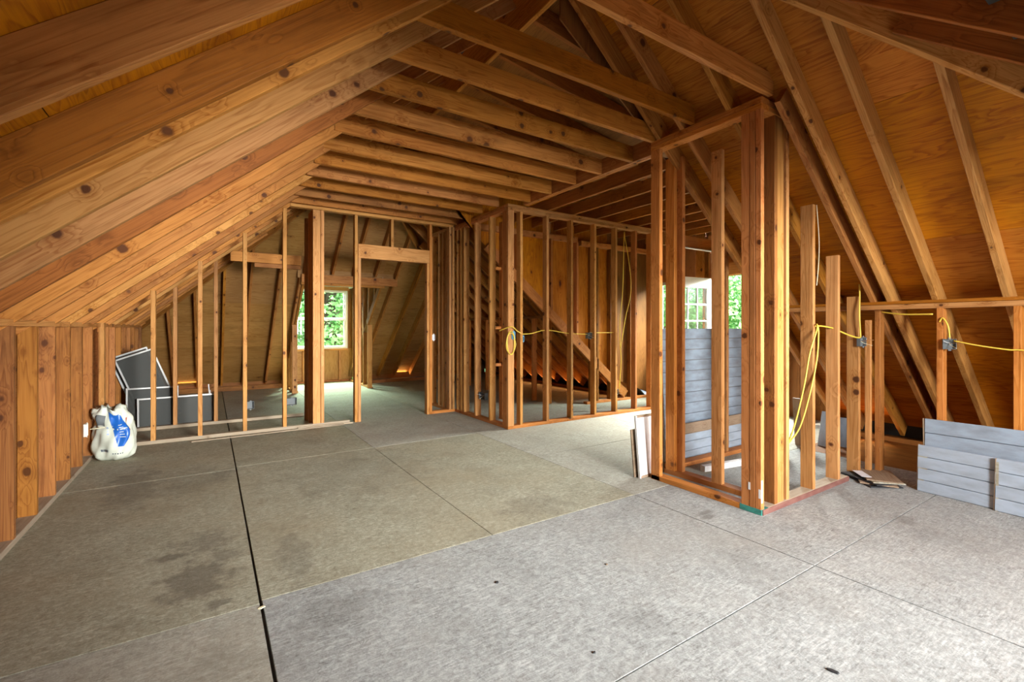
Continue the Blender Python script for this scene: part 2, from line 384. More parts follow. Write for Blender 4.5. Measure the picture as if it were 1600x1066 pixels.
# --- sheathing sheets of the four slopes
zsl = lambda x, y: zl(x) + VD
zsr = lambda x, y: zr(x) + VD
zsb = lambda x, y: zb(y) + VD
zsf = lambda x, y: zf(y) + VD
def rect(x0, x1, y0, y1): return [(x0, y0), (x1, y0), (x1, y1), (x0, y1)]
STEP = 1.22 * math.cos(math.atan(K))
def tiles(u0, u1, du, v0, v1, dv, stag=0):
    u = u0; k = 0
    while u < u1 - 1e-6:
        v = v0 - (stag * (k % 2)); 
        while v < v1 - 1e-6:
            yield max(u, u0), min(u + du, u1), max(v, v0), min(v + dv, v1), k
            v += dv
        u += du; k += 1
gp = .0012
# left slope
for x0, x1, y0, y1, k in tiles(-1.35, 1.94, STEP, -2.6, 11.2, 2.44, 1.2):
    p = rect(x0 + gp, x1 - gp, y0 + gp, y1 - gp); p = clip(p, 1, -1, .055); p = clip(p, 1, 1, 8.66)
    slab('roof_panel', p, zsl, .012, 'plywood' if y0 < 4 else 'plywood_grey', ceil, (0, 1, 0))
# right slope (rows pinned to the joints seen at x = 3.42 and 4.31)
xs = [1.95, 2.48, 3.42, 4.31, 5.25, 6.35]
for i in range(len(xs) - 1):
    y = 1.186 - 2.44 * 2
    while y < 11:
        p = rect(xs[i] + gp, xs[i + 1] - gp, y + gp, y + 2.44 - gp); p = clip(p, -1, -1, -3.95); p = clip(p, -1, 1, 4.766)
        near = clip(clip(p, 0, 1, 2.6), -1, 0, 0) if True else p
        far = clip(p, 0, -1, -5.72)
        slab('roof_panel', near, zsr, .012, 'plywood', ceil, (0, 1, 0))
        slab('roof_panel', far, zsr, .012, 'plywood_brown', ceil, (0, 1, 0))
        y += 2.44
# rear slope, left open where the dormer comes through
DX0, DX1 = 1.40, 2.72
ys = [11.2 - STEP * i for i in range(0, 6)]
for i in range(5):
    x = -2.4 - (1.2 if i % 2 else 0)
    while x < 6.4:
        p = rect(x + gp, x + 2.44 - gp, ys[i + 1] + gp, ys[i] - gp); p = clip(p, -1, -1, -8.66); p = clip(p, 1, -1, -4.766); p = clip(p, 0, -1, -6.72)
        p = clip(clip(p, 0, 1, 11.2), -1, 0, 1.03)
        for q in ((clip(p, 1, 0, DX0), clip(p, -1, 0, -DX1), clip(clip(clip(p, -1, 0, -DX0), 1, 0, DX1), 0, 1, 8.62))):
            slab('roof_panel', q, zsb, .012, 'plywood_grey', ceil, (1, 0, 0))
        x += 2.44
# front slope with the opening of the front dormer
for y0, y1, x0, x1, k in tiles(-2.3, 2.02, STEP, -2.4, 6.3, 2.44, 1.2):
    p = rect(x0 + gp, x1 - gp, y0 + gp, y1 - gp); p = clip(p, 1, 1, 3.95); p = clip(p, -1, 1, .055)
    for q in (clip(p, 1, 0, 1.1), clip(p, -1, 0, -5.1), clip(clip(clip(p, -1, 0, -1.1), 1, 0, 5.1), 0, -1, .25)):
        slab('roof_panel', q, zsf, .012, 'plywood', ceil, (1, 0, 0))
# one continuous outer skin so that no daylight leaks through the joints
sk = lambda f: (lambda x, y: f(x, y) + .03)
slab('roofing', clip(clip(rect(-1.6, 1.96, -2.8, 11.5), 1, -1, .06), 1, 1, 8.67), sk(zsl), .02, 'roofing', ceil, (0, 1, 0))
slab('roofing', clip(clip(rect(1.92, 7.0, -2.6, 2.62), -1, -1, -3.94), -1, 1, 4.77), sk(zsr), .02, 'roofing', ceil, (0, 1, 0))
slab('roofing', clip(clip(rect(1.92, 7.0, 5.7, 11.5), -1, -1, -3.94), -1, 1, 4.77), sk(zsr), .02, 'roofing', ceil, (0, 1, 0))
pb = clip(clip(rect(-2.6, 6.5, 6.7, 11.24), -1, -1, -8.65), 1, -1, -4.75)
for q in (clip(pb, 1, 0, DX0 - .02), clip(pb, -1, 0, -DX1 - .02), clip(clip(clip(pb, -1, 0, -DX0 + .02), 1, 0, DX1 + .02), 0, 1, 8.6)):
    slab('roofing', q, sk(zsb), .02, 'roofing', ceil, (1, 0, 0))
pf = clip(clip(rect(-2.6, 6.5, -2.6, 2.03), 1, 1, 3.96), -1, 1, .07)
for q in (clip(pf, 1, 0, 1.1), clip(pf, -1, 0, -5.1), clip(clip(clip(pf, -1, 0, -1.1), 1, 0, 5.1), 0, -1, .25)):
    slab('roofing', q, sk(zsf), .02, 'roofing', ceil, (1, 0, 0))
# shed roof over the stair wing
zsh = lambda x, y=0: 3.47 - .135 * (x - 1.96)
for i in range(4):
    x0 = 1.98 + i * 1.22
    for y0, y1 in ((2.58, 4.2), (4.2, 5.75)):
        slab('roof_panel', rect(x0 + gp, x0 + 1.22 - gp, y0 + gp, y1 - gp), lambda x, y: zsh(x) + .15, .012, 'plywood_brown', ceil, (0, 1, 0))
slab('roofing', rect(1.94, 7.0, 2.56, 5.77), lambda x, y: zsh(x) + .175, .02, 'roofing', ceil, (0, 1, 0))
abox('roofing', 1.70, 2.20, 1.7, 7.0, 3.855, 3.875, 'roofing', ceil)
# --- rafters
T = .038
LY = [-1.4, -.98, -.56, -.14, .28, .70, 1.12, 1.54, 1.99, 2.16, 2.52, 2.93, 3.34, 3.76, 4.17, 4.6, 5.02, 5.44, 5.84, 6.25, 6.66, 7.07, 7.49, 7.90, 8.32, 8.73, 9.15, 9.5]
for i, y in enumerate(LY):
    xe = min(1.925, y - .02 - .055 - .03, 8.66 - y - .03)
    if xe < -1.0: continue
    yc = y - T / 2
    mat = 'rafter_pale' if y in (2.52, 2.93, 5.02, 7.07) else ('rafter_dark' if y in (3.34, 1.99) else 'rafter_wood')
    beam('rafter', (-1.22, yc, zl(-1.22)), (xe, yc, zl(xe)), T, RH, mat, ceil, NL)
beam('blocking', (-.25, 2.075, zl(-.25) + .075), (.27, 2.075, zl(.27) + .075), .085, .05, 'dark_wood', ceil, NL)
RY = [-.85, -.43, -.02, .40, .83, 1.205, 1.485, 1.60, 1.90, 2.28, 2.50]
for y in RY + [5.78 + .41 * k for k in range(13)]:
    xs_ = max(1.965, 3.95 - y + .05, y - 4.766 + .05)
    if y == 1.60: xs_ = 3.09
    xe = 6.25
    if xs_ > 5.9: continue
    yc = y - T / 2
    mat = 'rafter_pale' if y < 1.52 else 'rafter_wood'
    beam('rafter', (xs_, yc, zr(xs_)), (xe, yc, zr(xe)), T, RH, mat, ceil, NR)
for y in (2.74, 3.24, 3.78, 4.3, 4.8, 5.3):
    beam('shed_rafter', (1.98, y, zsh(1.98)), (6.85, y, zsh(6.85)), T, .14, 'rafter_dark', ceil)
RX = [-.58, -.21, .19, .56, .98, 1.35, 1.80, 2.16, 2.55, 2.94, 3.37, 3.76, 4.17, 4.58, 5.0]
for x in RX:
    y0 = max(6.74, 8.66 - x + .04, x + 4.766 + .04); y1 = 11.02
    if DX0 + .02 < x < DX1 - .02: y1 = 8.50
    if y0 > y1 - .1: continue
    beam('rafter', (x, y0, zb(y0)), (x, y1, zb(y1)), T, RH, 'rafter_wood', ceil, NB)
for x in (2.575, 2.975, 3.46, 4.3, .86, .44, .02, -.4):
    y1 = min(1.96, 3.95 - x - .04, x + .055 - .04); y0 = -.95 if x < 1.1 else -.22
    if y1 < y0 + .1: continue
    beam('rafter', (x, y0, zf(y0)), (x, y1, zf(y1)), T, RH, 'rafter_dark', ceil, NF)
# hips and ridge
def hip(a, b, mat):
    a = Vector(a); b = Vector(b); d = (b - a).normalized(); up = d.cross(Vector((0, 0, 1)).cross(d)).normalized()
    beam('hip_rafter', a, b, T, .17, mat, ceil, up)
hz = lambda x: zr(x) - .045
hip((1.96, 1.99, hz(1.96)), (5.2, -1.25, hz(5.2)), 'rafter_pale')
hip((1.93, 1.985, hz(1.96)), (-1.1, -1.045, zl(-1.1) - .045), 'rafter_wood')
hip((1.93, 6.73, hz(1.96)), (-1.1, 9.76, zl(-1.1) - .045), 'rafter_wood')
hip((1.96, 6.73, hz(1.96)), (5.9, 10.67, hz(5.9)), 'rafter_wood')
abox('ridge_board', 1.925, 1.963, 1.95, 6.75, 3.45, 3.74, 'rafter_wood', ceil)
# --- collar joists over the main room
JY = [1.62, 2.15, 2.52, 2.93, 3.33, 3.71, 4.13, 4.54, 4.93, 5.34, 5.74, 6.1]
for i, y in enumerate(JY):
    x1 = (3.03 if i in (1,) else 3.225) if i else 3.12
    mat = ['rafter_wood', 'rafter_dark', 'joist_wood', 'joist_wood', 'rafter_wood'][i] if i < 5 else ('joist_wood' if i % 2 else 'rafter_wood')
    z = 2.752 if y > 2.2 else 2.762
    if i == 0: z = 2.775
    if y > 4.6: x1 = 3.02
    beam('joist', (.80, y + T / 2, z), (x1, y + T / 2, z), T, .14, mat, ceil)
# flush beam the joists hang on, and the joists of the stair wing running the other way
abox('ceiling_beam', 3.232, 3.268, 2.59, 4.70, 2.75, 2.90, 'stud_red', ceil)
abox('ceiling_beam', 3.272, 3.308, 2.59, 4.70, 2.75, 2.90, 'stud_red', ceil)
for x in (3.66, 4.08, 4.5, 4.92, 5.34, 5.76, 6.18, 6.6):
    beam('wing_joist', (x, 2.56, 2.752), (x, 6.1, 2.752), T, .14, 'rafter_dark', ceil)
# ledger beams of the stair wing
abox('wing_header', 5.3, 7.0, 4.25, 4.29, 2.40, 2.58, 'stud_red', ceil)

# ================================================================== WALL LEFT (knee wall)
wl = empty('wall_left', loc=(-.97, 4, 0), kind='structure', label='low left knee wall of closely set studs under the rafters')
abox('sill_plate', -1.02, -.93, -2.5, 11.0, 0, .038, 'sill_dusty', wl)
abox('top_plate', -1.02, -.93, -2.5, 9.6, 1.245, 1.283, 'stud_wood', wl)
for y0, y1 in ((-2.5, -.06), (-.06, 2.38), (2.38, 4.82), (4.82, 7.26), (7.26, 9.6), (9.6, 11.1)):
    abox('sheathing_panel', -1.034, -1.022, y0 + .002, y1 - .002, 0, 1.30 if y0 < 9 else 1.2, 'knee_wood', wl)
ky = 3.745
YK = [ky + .4155 * k for k in range(-14, 15)]
for y in YK:
    if 6.05 < y < 6.3: continue
    z1 = 1.245 if y < 9.6 else max(.15, zb(y) - .02)
    stud(-1.02, -.931, y - .019, y + .019, .038, z1, wl, 'knee_wood')

# ================================================================== PARTITION across the room
wp = empty('wall_partition', loc=(1.1, 6.24, 0), kind='structure', label='stud partition across the room with a framed doorway')
PY0, PY1 = 6.20, 6.288
for x in (-.925, -.51, -.095, .338, .757):
    stud(x - .021, x + .021, PY0, PY1, .038, min(zl(x) + .02, 2.72), wp)
abox('sill_plate', -.93, 1.52, PY0, PY1, 0, .038, 'sill_dusty', wp)
abox('sill_plate', 2.66, 3.03, PY0, PY1, 0, .038, 'stud_red', wp)
abox('top_plate', .82, 3.03, PY0, PY1, 2.725, 2.763, 'stud_wood', wp)
abox('top_plate', .88, 3.03, PY0, PY1, 2.765, 2.803, 'joist_wood', wp)
stud(1.07, 1.11, 6.29, 6.378, .038, 2.72, wp, 'stud_red'); stud(1.07, 1.108, 6.42, 6.508, 0, 2.72, wp, 'stud_red'); stud(1.06, 1.10, 6.66, 6.748, 0, 2.7, wp, 'dark_wood')
stud(1.075, 1.163, 6.205, 6.243, .038, 2.72, wp, 'stud_wood'); stud(1.075, 1.163, 6.246, 6.284, .038, 2.72, wp, 'stud_red'); stud(1.168, 1.206, PY0, PY1, .038, 2.72, wp, 'stud_wood')
stud(1.585, 1.623, PY0, PY1, .0, 2.72, wp); stud(1.627, 1.665, PY0, PY1, 0, 2.16, wp, 'stud_wood')
stud(2.592, 2.63, PY0, PY1, 0, 2.16, wp, 'stud_wood'); stud(2.634, 2.672, PY0, PY1, 0, 2.72, wp, 'stud_red')
abox('door_header', 1.627, 2.63, 6.195, 6.233, 2.16, 2.345, 'stud_wood', wp); abox('door_header', 1.627, 2.63, 6.24, 6.278, 2.16, 2.345, 'stud_red', wp)
stud(2.07, 2.108, PY0, PY1, 2.345, 2.725, wp, 'stud_wood', 'cripple_stud')
for x in (2.94, 2.99): stud(x, x + .038, PY0, PY1, .038, 2.725, wp, 'stud_wood')

# closet framing behind the partition, on the left
wc = empty('wall_closet', loc=(.3, 7.1, 0), kind='structure', label='rear closet framing with two studs and a high cross beam')
for x in (-.365, .06): stud(x - .021, x + .021, 7.06, 7.148, .038, zl(x) + .02, wc)
abox('sill_plate', -.92, 1.1, 7.06, 7.148, 0, .038, 'sill_dusty', wc)
abox('cross_beam', .22, 1.07, 7.065, 7.103, 2.115, 2.245, 'rafter_wood', wc)
abox('cross_beam', .5, 1.07, 7.12, 7.16, 2.06, 2.15, 'rafter_wood', wc)
# closet wall on the right, beyond the partition
wd = empty('wall_passage', loc=(3.0, 6.5, 0), kind='structure', label='short stud wall beyond the doorway on the right')
abox('sill_plate', 2.96, 3.048, 6.30, 7.0, 0, .038, 'stud_red', wd); abox('top_plate', 2.96, 3.048, 6.30, 7.0, 2.70, 2.738, 'stud_wood', wd)
for y in (6.36, 6.47, 6.62, 6.9): stud(2.96, 3.048, y, y + .038, .038, 2.70, wd, 'stud_wood')

# ================================================================== BATH ROOM framing
wb = empty('wall_bathroom', loc=(3.03, 4.76, 0), kind='structure', label='corner stud framing of the small unfinished room')
BY0, BY1 = 4.735, 4.823
abox('sill_plate', 3.03, 5.68, BY0, BY1, 0, .038, 'stud_red', wb)
abox('top_plate', 3.03, 6.1, BY0, BY1, 2.675, 2.713, 'stud_wood', wb); abox('top_plate', 3.03, 6.1, BY0, BY1, 2.715, 2.75, 'stud_wood', wb)
abox('sill_plate', 3.03, 3.118, BY1 + .002, 6.195, 0, .038, 'stud_red', wb)
abox('top_plate', 3.03, 3.118, BY1 + .002, 6.195, 2.675, 2.713, 'stud_red', wb); abox('top_plate', 3.03, 3.118, BY1 + .002, 6.195, 2.715, 2.75, 'stud_red', wb)
stud(3.03, 3.118, BY0, BY0 + .038, .038, 2.675, wb, 'stud_wood'); stud(3.03, 3.068, BY0 + .04, BY1 + .04, .038, 2.675, wb, 'stud_red')
for x in (3.21, 3.618, 4.025, 4.447, 4.853, 5.262, 5.60):
    stud(x, x + .038, BY0, BY1, .038, 2.675, wb, 'stud_wood' if x < 5 else 'stud_red')
for y in (5.17, 5.56, 5.90, 5.99, 6.11):
    stud(3.03, 3.118, y, y + .038, .038, 2.675, wb, 'stud_wood')
stud(3.3, 3.338, 5.30, 5.388, .0, 2.675, wb, 'stud_red'); stud(3.42, 3.458, 5.36, 5.448, .0, 2.2, wb, 'stud_red')
for z in (.72, 1.22, 2.02): abox('cross_piece', 3.12, 3.42, 5.33, 5.37, z, z + .038, 'stud_red', wb)
# knee wall right, rear part
# cheek wall of the wing and its studs
wk = empty('wall_cheek', loc=(4.6, 5.66, 0), kind='structure', label='plywood cheek wall rising above the slope behind the small room')
def wallpoly(name, pts, y, th, mat, par):   # pts in x,z
    n = len(pts); vs = [(x, y, z) for x, z in pts] + [(x, y + th, z) for x, z in pts]
    # local frame: x up so that the grain runs vertical
    cx = sum(p_[0] for p_ in pts) / n; cz = sum(p_[1] for p_ in pts) / n
    L = [(z - cz, -(x - cx), 0) for x, z in pts] + [(z - cz, -(x - cx), th) for x, z in pts]
    fs = [tuple(range(n)), tuple(range(2 * n - 1, n - 1, -1))] + [(i, n + i, n + (i + 1) % n, (i + 1) % n) for i in range(n)]
    me = bpy.data.meshes.new(name); me.from_pydata(L, [], fs); me.materials.append(M[mat]); me.update()
    # X->world z, Y->world -x, Z-> world y
    return frame_obj(name, me, Vector((0, 0, 1)), Vector((-1, 0, 0)), Vector((0, 1, 0)), (cx, y, cz), par)
CY = 5.60
zc = lambda x: 5.12 - .833 * x
xx = 1.97
while xx < 6.75:
    x1 = min(xx + 1.22, 6.8)
    lo0 = max(.02, zc(xx) + (.34 if xx < 3.1 else 0)); lo1 = max(.02, zc(x1) + (.34 if x1 < 3.1 else 0))
    pts = [(xx + .002, lo0), (x1 - .002, lo1), (x1 - .002, zsh(x1) + .16), (xx + .002, zsh(xx) + .16)]
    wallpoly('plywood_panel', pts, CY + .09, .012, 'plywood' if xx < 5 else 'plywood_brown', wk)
    xx = x1
abox('top_plate', 3.13, 4.9, CY, CY + .088, 2.60, 2.68, 'stud_red', wk); abox('top_plate', 4.98, 6.8, CY, CY + .088, 2.56, 2.64, 'stud_red', wk)
beam('cheek_rafter', (3.2, CY + .02, zc(3.2) - .12), (5.95, CY + .02, zc(5.95) - .12), .04, .14, 'stud_red', wk, NR)
for x in (3.74, 4.36, 4.88, 5.2, 5.32, 5.62, 6.1): stud(x, x + .038, CY, CY + .085, max(.0, zc(x) + .02) if x < 5.1 else .038, 2.60 if x < 4.9 else 2.56, wk, 'dark_wood' if x > 5 else 'stud_red')
abox('sill_plate', 5.1, 6.8, CY, CY + .088, 0, .038, 'stud_red', wk)

# end wall of the wing: vertical boards, an outer door opening and a window
we = empty('wall_end', loc=(6.8, 4.2, 0), kind='structure', label='dark board end wall of the wing around the outer door')
def endboard(y0, y1, z0, z1, mat='dark_wood'):
    y = y0
    while y < y1 - .01:
        e = min(y + .19, y1); abox('wall_board', 6.80, 6.82, y + .0015, e - .0015, z0, z1, mat, we); y = e
endboard(2.60, 3.35, 0, 3.0); endboard(3.35, 4.46, 2.05, 3.0, 'stud_red'); endboard(4.46, 4.62, 0, 3.0); endboard(4.62, 5.55, 0, .9); endboard(4.62, 5.55, 2.05, 3.0, 'stud_red'); endboard(5.55, 5.72, 0, 3.0)
for y in (2.62, 3.02, 3.31, 4.47, 4.58, 5.56): stud(6.71, 6.798, y, y + .038, 0, 2.72, we, 'stud_red')
abox('door_header', 6.71, 6.798, 3.35, 4.46, 2.06, 2.24, 'stud_red', we)
# near cheek of the wing
wn = empty('wall_near_cheek', loc=(5.6, 2.6, 0), kind='structure', label='plywood cheek wall between the slope and the stair wing')
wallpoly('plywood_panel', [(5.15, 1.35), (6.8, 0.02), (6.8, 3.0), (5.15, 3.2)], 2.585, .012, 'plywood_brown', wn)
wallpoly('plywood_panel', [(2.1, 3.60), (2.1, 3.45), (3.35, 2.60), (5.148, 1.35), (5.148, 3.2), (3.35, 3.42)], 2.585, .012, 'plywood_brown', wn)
stud(4.19, 4.228, 2.62, 2.708, .038, 2.72, wn, 'stud_wood'); stud(4.9, 4.938, 2.62, 2.708, .038, 2.72, wn, 'stud_wood')

# ================================================================== CHASE framing in the foreground
wh = empty('wall_chase', loc=(3.03, 1.65, 0), kind='structure', label='open stud chase in the middle of the room with doubled corner posts')
abox('sill_plate', 3.03, 3.118, 1.80, 2.56, 0, .038, 'stud_red', wh)
tl = abox('sill_block', 3.029, 3.118, 1.65, 1.798, 0, .038, 'teal', wh); tl['label'] = 'teal stained end of the sill'
ms = abox('sill_plate', 3.12, 4.32, 1.65, 1.738, 0, .038, 'sill_dusty', wh)
mr = abox('sill_edging', 3.04, 4.32, 1.643, 1.649, 0, .037, 'maroon', wh); mr['label'] = 'maroon painted front edge of the sill'
beam('sill_plate', (3.30, 1.74, 0), (3.29, 2.60, 0), .088, .04, 'stud_red', wh)
abox('sill_plate', 3.36, 5.05, 2.60, 2.688, 0, .038, 'stud_red', wh)
stud(3.03, 3.068, 1.652, 1.69, .038, 2.68, wh, 'stud_red'); stud(3.03, 3.118, 1.692, 1.73, .038, 2.68, wh, 'stud_red'); stud(3.032, 3.07, 1.732, 1.79, .038, 2.68, wh, 'stud_red')
for a_ in ((3.0295, 1.725, .20, .05), (3.0295, 1.655, .17, .06)):
    pz = abox('paint_smear', a_[0] - .0004, a_[0] + .0004, a_[1], a_[1] + .014, a_[2] - a_[3], a_[2], 'paint_white', wh, .0001); pz['label'] = 'white paint smear on the corner post'
abox('paint_smear', 3.032, 3.05, 1.6512, 1.652, .08, .23, 'paint_white', wh, .0001)
stud(3.205, 3.243, 1.655, 1.743, .038, 2.68, wh, 'dark_wood'); stud(3.245, 3.333, 1.66, 1.698, .038, 2.68, wh, 'stud_wood'); stud(3.36, 3.398, 1.655, 1.743, .038, 2.68, wh, 'stud_wood')
stud(3.03, 3.068, 2.472, 2.56, .0, 2.68, wh, 'stud_red')
stud(3.235, 3.273, 2.49, 2.578, .04, 2.66, wh, 'stud_red'); stud(3.275, 3.313, 2.44, 2.528, .04, 2.66, wh, 'stud_red')
stud(3.262, 3.30, 2.08, 2.168, .04, 2.60, wh, 'stud_wood')
abox('top_plate', 3.03, 3.118, 1.65, 2.56, 2.68, 2.718, 'stud_red', wh); abox('top_plate', 3.03, 3.118, 1.65, 2.56, 2.72, 2.758, 'stud_red', wh)
abox('top_plate', 3.12, 3.40, 1.65, 1.738, 2.68, 2.718, 'stud_red', wh); abox('top_plate', 3.12, 3.30, 1.65, 1.738, 2.72, 2.758, 'stud_red', wh)
abox('top_plate', 3.12, 3.34, 2.49, 2.578, 2.68, 2.718, 'stud_wood', wh)
for x in (3.735, 4.145): stud(x, x + .038, 1.652, 1.74, .038, zr(x + .02), wh, 'stud_wood')
stud(4.525, 4.563, 1.652, 1.74, 0, zr(4.54), wh, 'stud_wood')

# ================================================================== WALL RIGHT (knee wall)
wr = empty('wall_right', loc=(4.64, 4, 0), kind='structure', label='right knee wall of widely set studs below the sloping plywood')
abox('top_plate', 4.60, 4.688, -1.0, 2.58, 1.385, 1.423, 'stud_wood', wr); abox('top_plate', 4.60, 4.688, -1.0, 2.58, 1.425, 1.45, 'rafter_dark', wr)
for y in (.345, .76, 1.16): stud(4.60, 4.688, y - .019, y + .019, 0, 1.385, wr, 'stud_red')
stud(4.605, 4.643, 1.60, 1.638, 0, 1.30, wr, 'stud_wood'); stud(4.66, 4.748, 1.55, 1.588, 0, 1.385, wr, 'dark_wood')
stud(4.60, 4.688, 2.3, 2.338, 0, 1.385, wr, 'stud_red')
abox('top_plate', 4.60, 4.688, 5.75, 10.0, 1.40, 1.44, 'dark_wood', wr)
for y in (6.0, 6.41, 7.2, 8.0, 8.8, 9.6): stud(4.60, 4.688, y, y + .038, 0, 1.40, wr, 'stud_red')
for x0, x1 in ((4.62, 5.4),):
    pass
abox('attic_floor_board', 5.072, 7.2, -2.5, 2.375, -.018, 0, 'plywood_brown', wr)
abox('eave_board', 6.2, 6.24, -2.5, 2.55, 0, .05, 'dark_wood', wr)
abox('eave_board', 6.2, 6.24, 5.8, 11.1, 0, .05, 'dark_wood', wr)

# ================================================================== REAR wall of the dormer, with the window
wz = empty('wall_rear', loc=(2.15, 11.25, 0), kind='structure', label='rear dormer wall of bare plywood below a bright window')
WX0, WX1, WZ0, WZ1 = 1.44, 2.70, .76, 2.11
def ybox(name, x0, x1, z0, z1, mat, par, y0=11.27, th=.012): return abox(name, x0, x1, y0, y0 + th, z0, z1, mat, par)
wp2 = 'plywood_grey'
for a, b in ((DX0 - .1, 2.15), (2.152, DX1 + .1)): ybox('sheathing_panel', a, b, 0, WZ0, wp2, wz)
ybox('sheathing_panel', DX0 - .1, WX0, WZ0, 2.5, wp2, wz); ybox('sheathing_panel', WX1, DX1 + .1, WZ0, 2.5, wp2, wz); ybox('sheathing_panel', WX0, WX1, WZ1, 2.5, wp2, wz)
ybox('sheathing_panel', -1.05, DX0 - .1, -.02, .22, 'plywood_brown', wz, 11.21); ybox('sheathing_panel', DX1 + .1, 6.4, -.02, .16, 'plywood_brown', wz, 11.21)
abox('sill_plate', DX0, DX1, 11.18, 11.268, 0, .038, 'stud_red', wz)
for x in (1.40,): stud(x, x + .038, 11.18, 11.268, .038, 2.16, wz)
for x in (1.72, 2.13, 2.50): stud(x, x + .038, 11.18, 11.268, .038, WZ0 - .04, wz, 'stud_wood', 'cripple_stud')
abox('window_sill_plate', WX0, WX1, 11.18, 11.268, WZ0 - .04, WZ0 - .002, 'stud_wood', wz)
abox('window_header', WX0 - .04, WX1 + .04, 11.18, 11.22, WZ1 + .002, WZ1 + .12, 'stud_wood', wz)
abox('eave_plank', -.9, 1.30, 10.62, 10.66, 0, .09, 'dark_wood', wz)
abox('eave_plank', 3.05, 4.9, 10.40, 10.44, 0, .07, 'dark_wood', wz)
# dormer cheeks, header and ceiling
def polyx(name, pts, x, th, mat, par):      # flat sheet across x, pts in (y, z)
    n = len(pts); cy = sum(p_[0] for p_ in pts) / n; cz = sum(p_[1] for p_ in pts) / n
    L = [(y - cy, z - cz, 0) for y, z in pts] + [(y - cy, z - cz, th) for y, z in pts]
    fs = [tuple(range(n - 1, -1, -1)), tuple(range(n, 2 * n))] + [(i, (i + 1) % n, n + (i + 1) % n, n + i) for i in range(n)]
    me = bpy.data.meshes.new(name); me.from_pydata(L, [], fs); me.materials.append(M[mat]); me.update()
    return frame_obj(name, me, Vector((0, 1, 0)), Vector((0, 0, 1)), Vector((1, 0, 0)), (x, cy, cz), par)
dm = empty('wall_dormer', loc=(2.15, 10, 0), kind='structure', label='rear dormer cheeks, header and little ceiling')
abox('dormer_header', DX0 - .1, DX1 + .25, 8.535, 8.573, 2.02, 2.16, 'rafter_wood', dm)
abox('dormer_header', DX0 - .1, DX1 + .02, 8.580, 8.618, 1.98, 2.14, 'rafter_wood', dm)
abox('ceiling_panel', DX0, DX1 + .06, 8.63, 11.27, 2.19, 2.20, 'vinyl', dm)
abox('header_board', DX0 - .15, DX1 + .25, 8.622, 8.634, 2.10, 2.34, 'plywood_grey', dm)
abox('dormer_roofing', DX0 - .15, DX1 + .15, 8.55, 11.32, 2.32, 2.34, 'roofing', dm)
for s, x in ((0, DX0 - .09), (1, DX1)):
    y = 8.74
    while y < 11.1:
        stud(x, x + .088, y, y + .038, .038 if y > 9.6 else zb(y) + .16, 2.19, dm, 'stud_wood'); y += .405
    if s: abox('cheek_edge', x - .004, x, 8.62, 11.2, 2.15, 2.19, 'vinyl', dm)
    beam('trimmer_rafter', (x + .02 - .03, 8.62, zb(8.62) - .0), (x + .02 - .03, 9.55, zb(9.55)), .04, .12, 'rafter_wood', dm, NB)
    stud(x - .02, x + .07, 9.55, 9.588, .0, zb(9.56) + .02, dm, 'stud_wood')
    xx_ = (x + .1) if s else (x - .014)
    polyx('sheathing_panel', [(8.62, zb(8.62) + .2), (11.285, zb(11.2) + .15), (11.285, 2.3), (8.62, 2.3)], xx_, .012, 'plywood_grey', dm)
    abox('sill_plate', x, x + .088, 9.59, 11.18, 0, .038, 'stud_wood', dm)

def sash_window(name, x0, x1, z0, z1, y, label):
    o = empty(name, loc=((x0 + x1) / 2, y, z0), kind='structure', label=label)
    f = .05
    fr = abox('window_frame', x0, x0 + f, y, y + .09, z0, z1, 'vinyl', o)
    abox('window_frame', x1 - f, x1, y, y + .09, z0, z1, 'vinyl', o); abox('window_frame', x0 + f, x1 - f, y, y + .09, z1 - f, z1, 'vinyl', o); abox('window_frame', x0 + f, x1 - f, y, y + .09, z0, z0 + f, 'vinyl', o)
    zm = (z0 + z1) / 2
    abox('meeting_rail', x0 + f, x1 - f, y + .02, y + .06, zm - .025, zm + .025, 'alu', o)
    for a, b, yy in ((z0 + f, zm - .025, y + .03), (zm + .025, z1 - f, y + .05)):
        abox('stile', x0 + f, x0 + f + .03, yy, yy + .03, a, b, 'vinyl', o); abox('stile', x1 - f - .03, x1 - f, yy, yy + .03, a, b, 'vinyl', o)
        abox('rail', x0 + f + .03, x1 - f - .03, yy, yy + .03, a, a + .02, 'vinyl', o)
        abox('pane', x0 + f + .03, x1 - f - .03, yy + .012, yy + .016, a + .02, b, 'glass', o)
    return o
sash_window('window_1', WX0 + .002, WX1 - .002, WZ0 + .002, WZ1 - .002, 11.20, 'white vinyl double hung window in the rear dormer showing green trees')
# window in the end wall, seen through the glazed door
o = empty('window_2', loc=(6.8, 5.08, .9), kind='structure', label='side window in the end wall beyond the glazed door leaf')
for a, b, c_, d in ((4.62, 4.67, .9, 2.05), (5.50, 5.55, .9, 2.05), (4.67, 5.50, 2.0, 2.05), (4.67, 5.50, .9, .95)):
    abox('window_frame', 6.79, 6.85, a, b, c_, d, 'vinyl', o)
abox('pane', 6.818, 6.822, 4.67, 5.50, .95, 2.0, 'glass', o)

